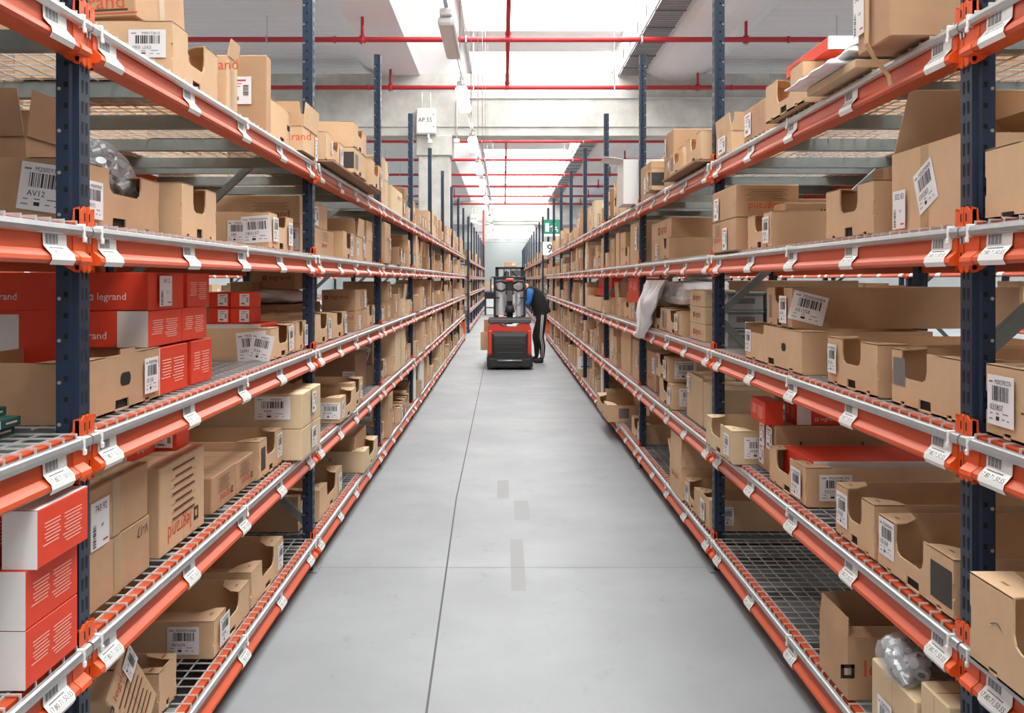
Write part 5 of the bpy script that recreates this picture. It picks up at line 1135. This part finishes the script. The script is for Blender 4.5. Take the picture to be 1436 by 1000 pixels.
# flat film packed sleeves on the top shelf
def sleeve(z, y0, y1, x0, x1, seed):
    b = MB(); nx, ny = 10, 16; vs = []; fs = []
    for i in range(nx+1):
        for j in range(ny+1):
            x = x0+(x1-x0)*i/nx; y = y0+(y1-y0)*j/ny; e = min(i, nx-i, j, ny-j)
            vs.append((x, y, z+(.02 if e > 0 else .004)+.012*noise.noise(Vector((x*14, y*14, seed)))))
    k = len(vs); vs += [(x, y, z) for x, y, zz in vs]
    for i in range(nx):
        for j in range(ny):
            a = i*(ny+1)+j; f = (a, a+ny+1, a+ny+2, a+1); fs += [f, tuple(q+k for q in f[::-1])]
    rim = [j for j in range(ny+1)]+[i*(ny+1)+ny for i in range(1, nx+1)]+[nx*(ny+1)+j for j in range(ny-1, -1, -1)]+[i*(ny+1) for i in range(nx-1, 0, -1)]
    for a, c in zip(rim, rim[1:]+rim[:1]): fs.append((a, c, c+k, a+k))
    b.add(vs, fs, 'film', True); return b
for i, (z, y0, y1, x0, x1) in enumerate(((2.215,2.98,3.42,1.0,1.36),(2.242,2.92,3.34,1.05,1.40),(2.268,2.85,3.25,1.08,1.44))):
    o = sleeve(z, y0, y1, x0, x1, i*7.3).obj('film_sleeve'); tag(o, '%s flat film packed sleeve in the small pile overhanging the top beam' % ('lowest','middle','uppermost')[i], 'packet', 'flat film packed sleeves')
b = MB(); b.box(1.06, 1.4, 2.9, 3.36, 2.186, 2.212, 'card3', .002); tag(b.obj('flat_carton'), 'thin flat carton under the film packed sleeves', 'box')
# cloth strap hanging from the large carton over the beam
b = MB(); pts = [(1.012,2.665,2.62),(1.008,2.665,2.2),(1.030,2.665,2.16),(1.070,2.665,2.11),(1.075,2.665,2.085)]
vs = []
for x, y, zz in pts: vs += [(x, y-.012, zz), (x, y+.012, zz), (x-.003, y+.012, zz), (x-.003, y-.012, zz)]
fs = []
for i in range(len(pts)-1):
    for k in range(4): fs.append((i*4+k, i*4+(k+1) % 4, i*4+4+(k+1) % 4, i*4+4+k))
fs += [(3,2,1,0), tuple(16+k for k in range(4))]
b.add(vs, fs, 'strap'); tag(b.obj('strap'), 'tan cloth strap hanging down the front of the large overhanging carton', 'strap')
# little white and teal packs on the first bay
for i in range(3):
    b = MB(); b.box(-.12,.12,-.045,.045,0,.021,'teal',.001); b.box(-.1195,.1195,-.0462,-.0448,.001,.0195,'paper'); b.quad((.1206,0,.011), (0,1,0), (0,0,1), .05, .004, 'orange_print', .0006)
    o = b.obj('small_pack', None, (-1.27+.012*i*(1 if i < 2 else -1), 2.215+.004*i, DECK[3]+.001+.0215*i)); tag(o, '%s white and teal pack in the little stack before the first post' % ('lowest','middle','top')[i], 'box', 'white and teal packs')
# orange cartons before the first post
k = 0
for col, (xf, dd) in enumerate(((-1.005,.075),(-1.088,.20))):
    for i in range(3):
        y0, y1 = (2.03, 2.275) if i == 2 else (2.02, 2.265); sx = .02 if i == 2 and col == 0 else 0
        b, F = orange(-1, y1-y0, dd, .124, {})
        n = F['near']; b.quad(n.p(.5,.5), n.r, n.u, dd, .124, 'white_box', .0012)
        if i == 2: t_ = F['top']; b.quad(t_.p(.5,.5), t_.r, t_.u, dd, (y1-y0), 'white_box', .0012)
        o = b.obj('orange_carton', None, (xf+sx-dd/2+(.0 if col == 0 else 0), (y0+y1)/2, DECK[4]+.001+.1255*i))
        tag(o, '%s orange carton with white end, %s column before the first post' % (('bottom','middle','top')[i], ('aisle side','inner')[col]), 'box', 'orange cartons on the shelves')
# ------------------------------------------------------------------ camera and light
cam = bpy.data.cameras.new('camera'); co = bpy.data.objects.new('camera', cam); C.objects.link(co)
co.location = (0, 0, 1.544); co.rotation_euler = (PI/2, 0, 0); cam.sensor_width = 36; cam.lens = 1347/1436*36
cam.shift_x = (718-706.4)/1436; cam.shift_y = -(500-393)/1436; cam.clip_end = 300
SC.camera = co
w = bpy.data.worlds.new('world'); SC.world = w; w.use_nodes = True; w.node_tree.nodes['Background'].inputs[0].default_value = (.8,.85,1,1); w.node_tree.nodes['Background'].inputs[1].default_value = .3
SC.view_settings.view_transform = 'Standard'; SC.view_settings.look = 'None'; SC.view_settings.exposure = EXPO; SC.view_settings.gamma = 1
SC.cycles.max_bounces = 8; SC.cycles.diffuse_bounces = 4; SC.cycles.transparent_max_bounces = 12; SC.cycles.use_denoising = True; SC.cycles.sample_clamp_indirect = 6
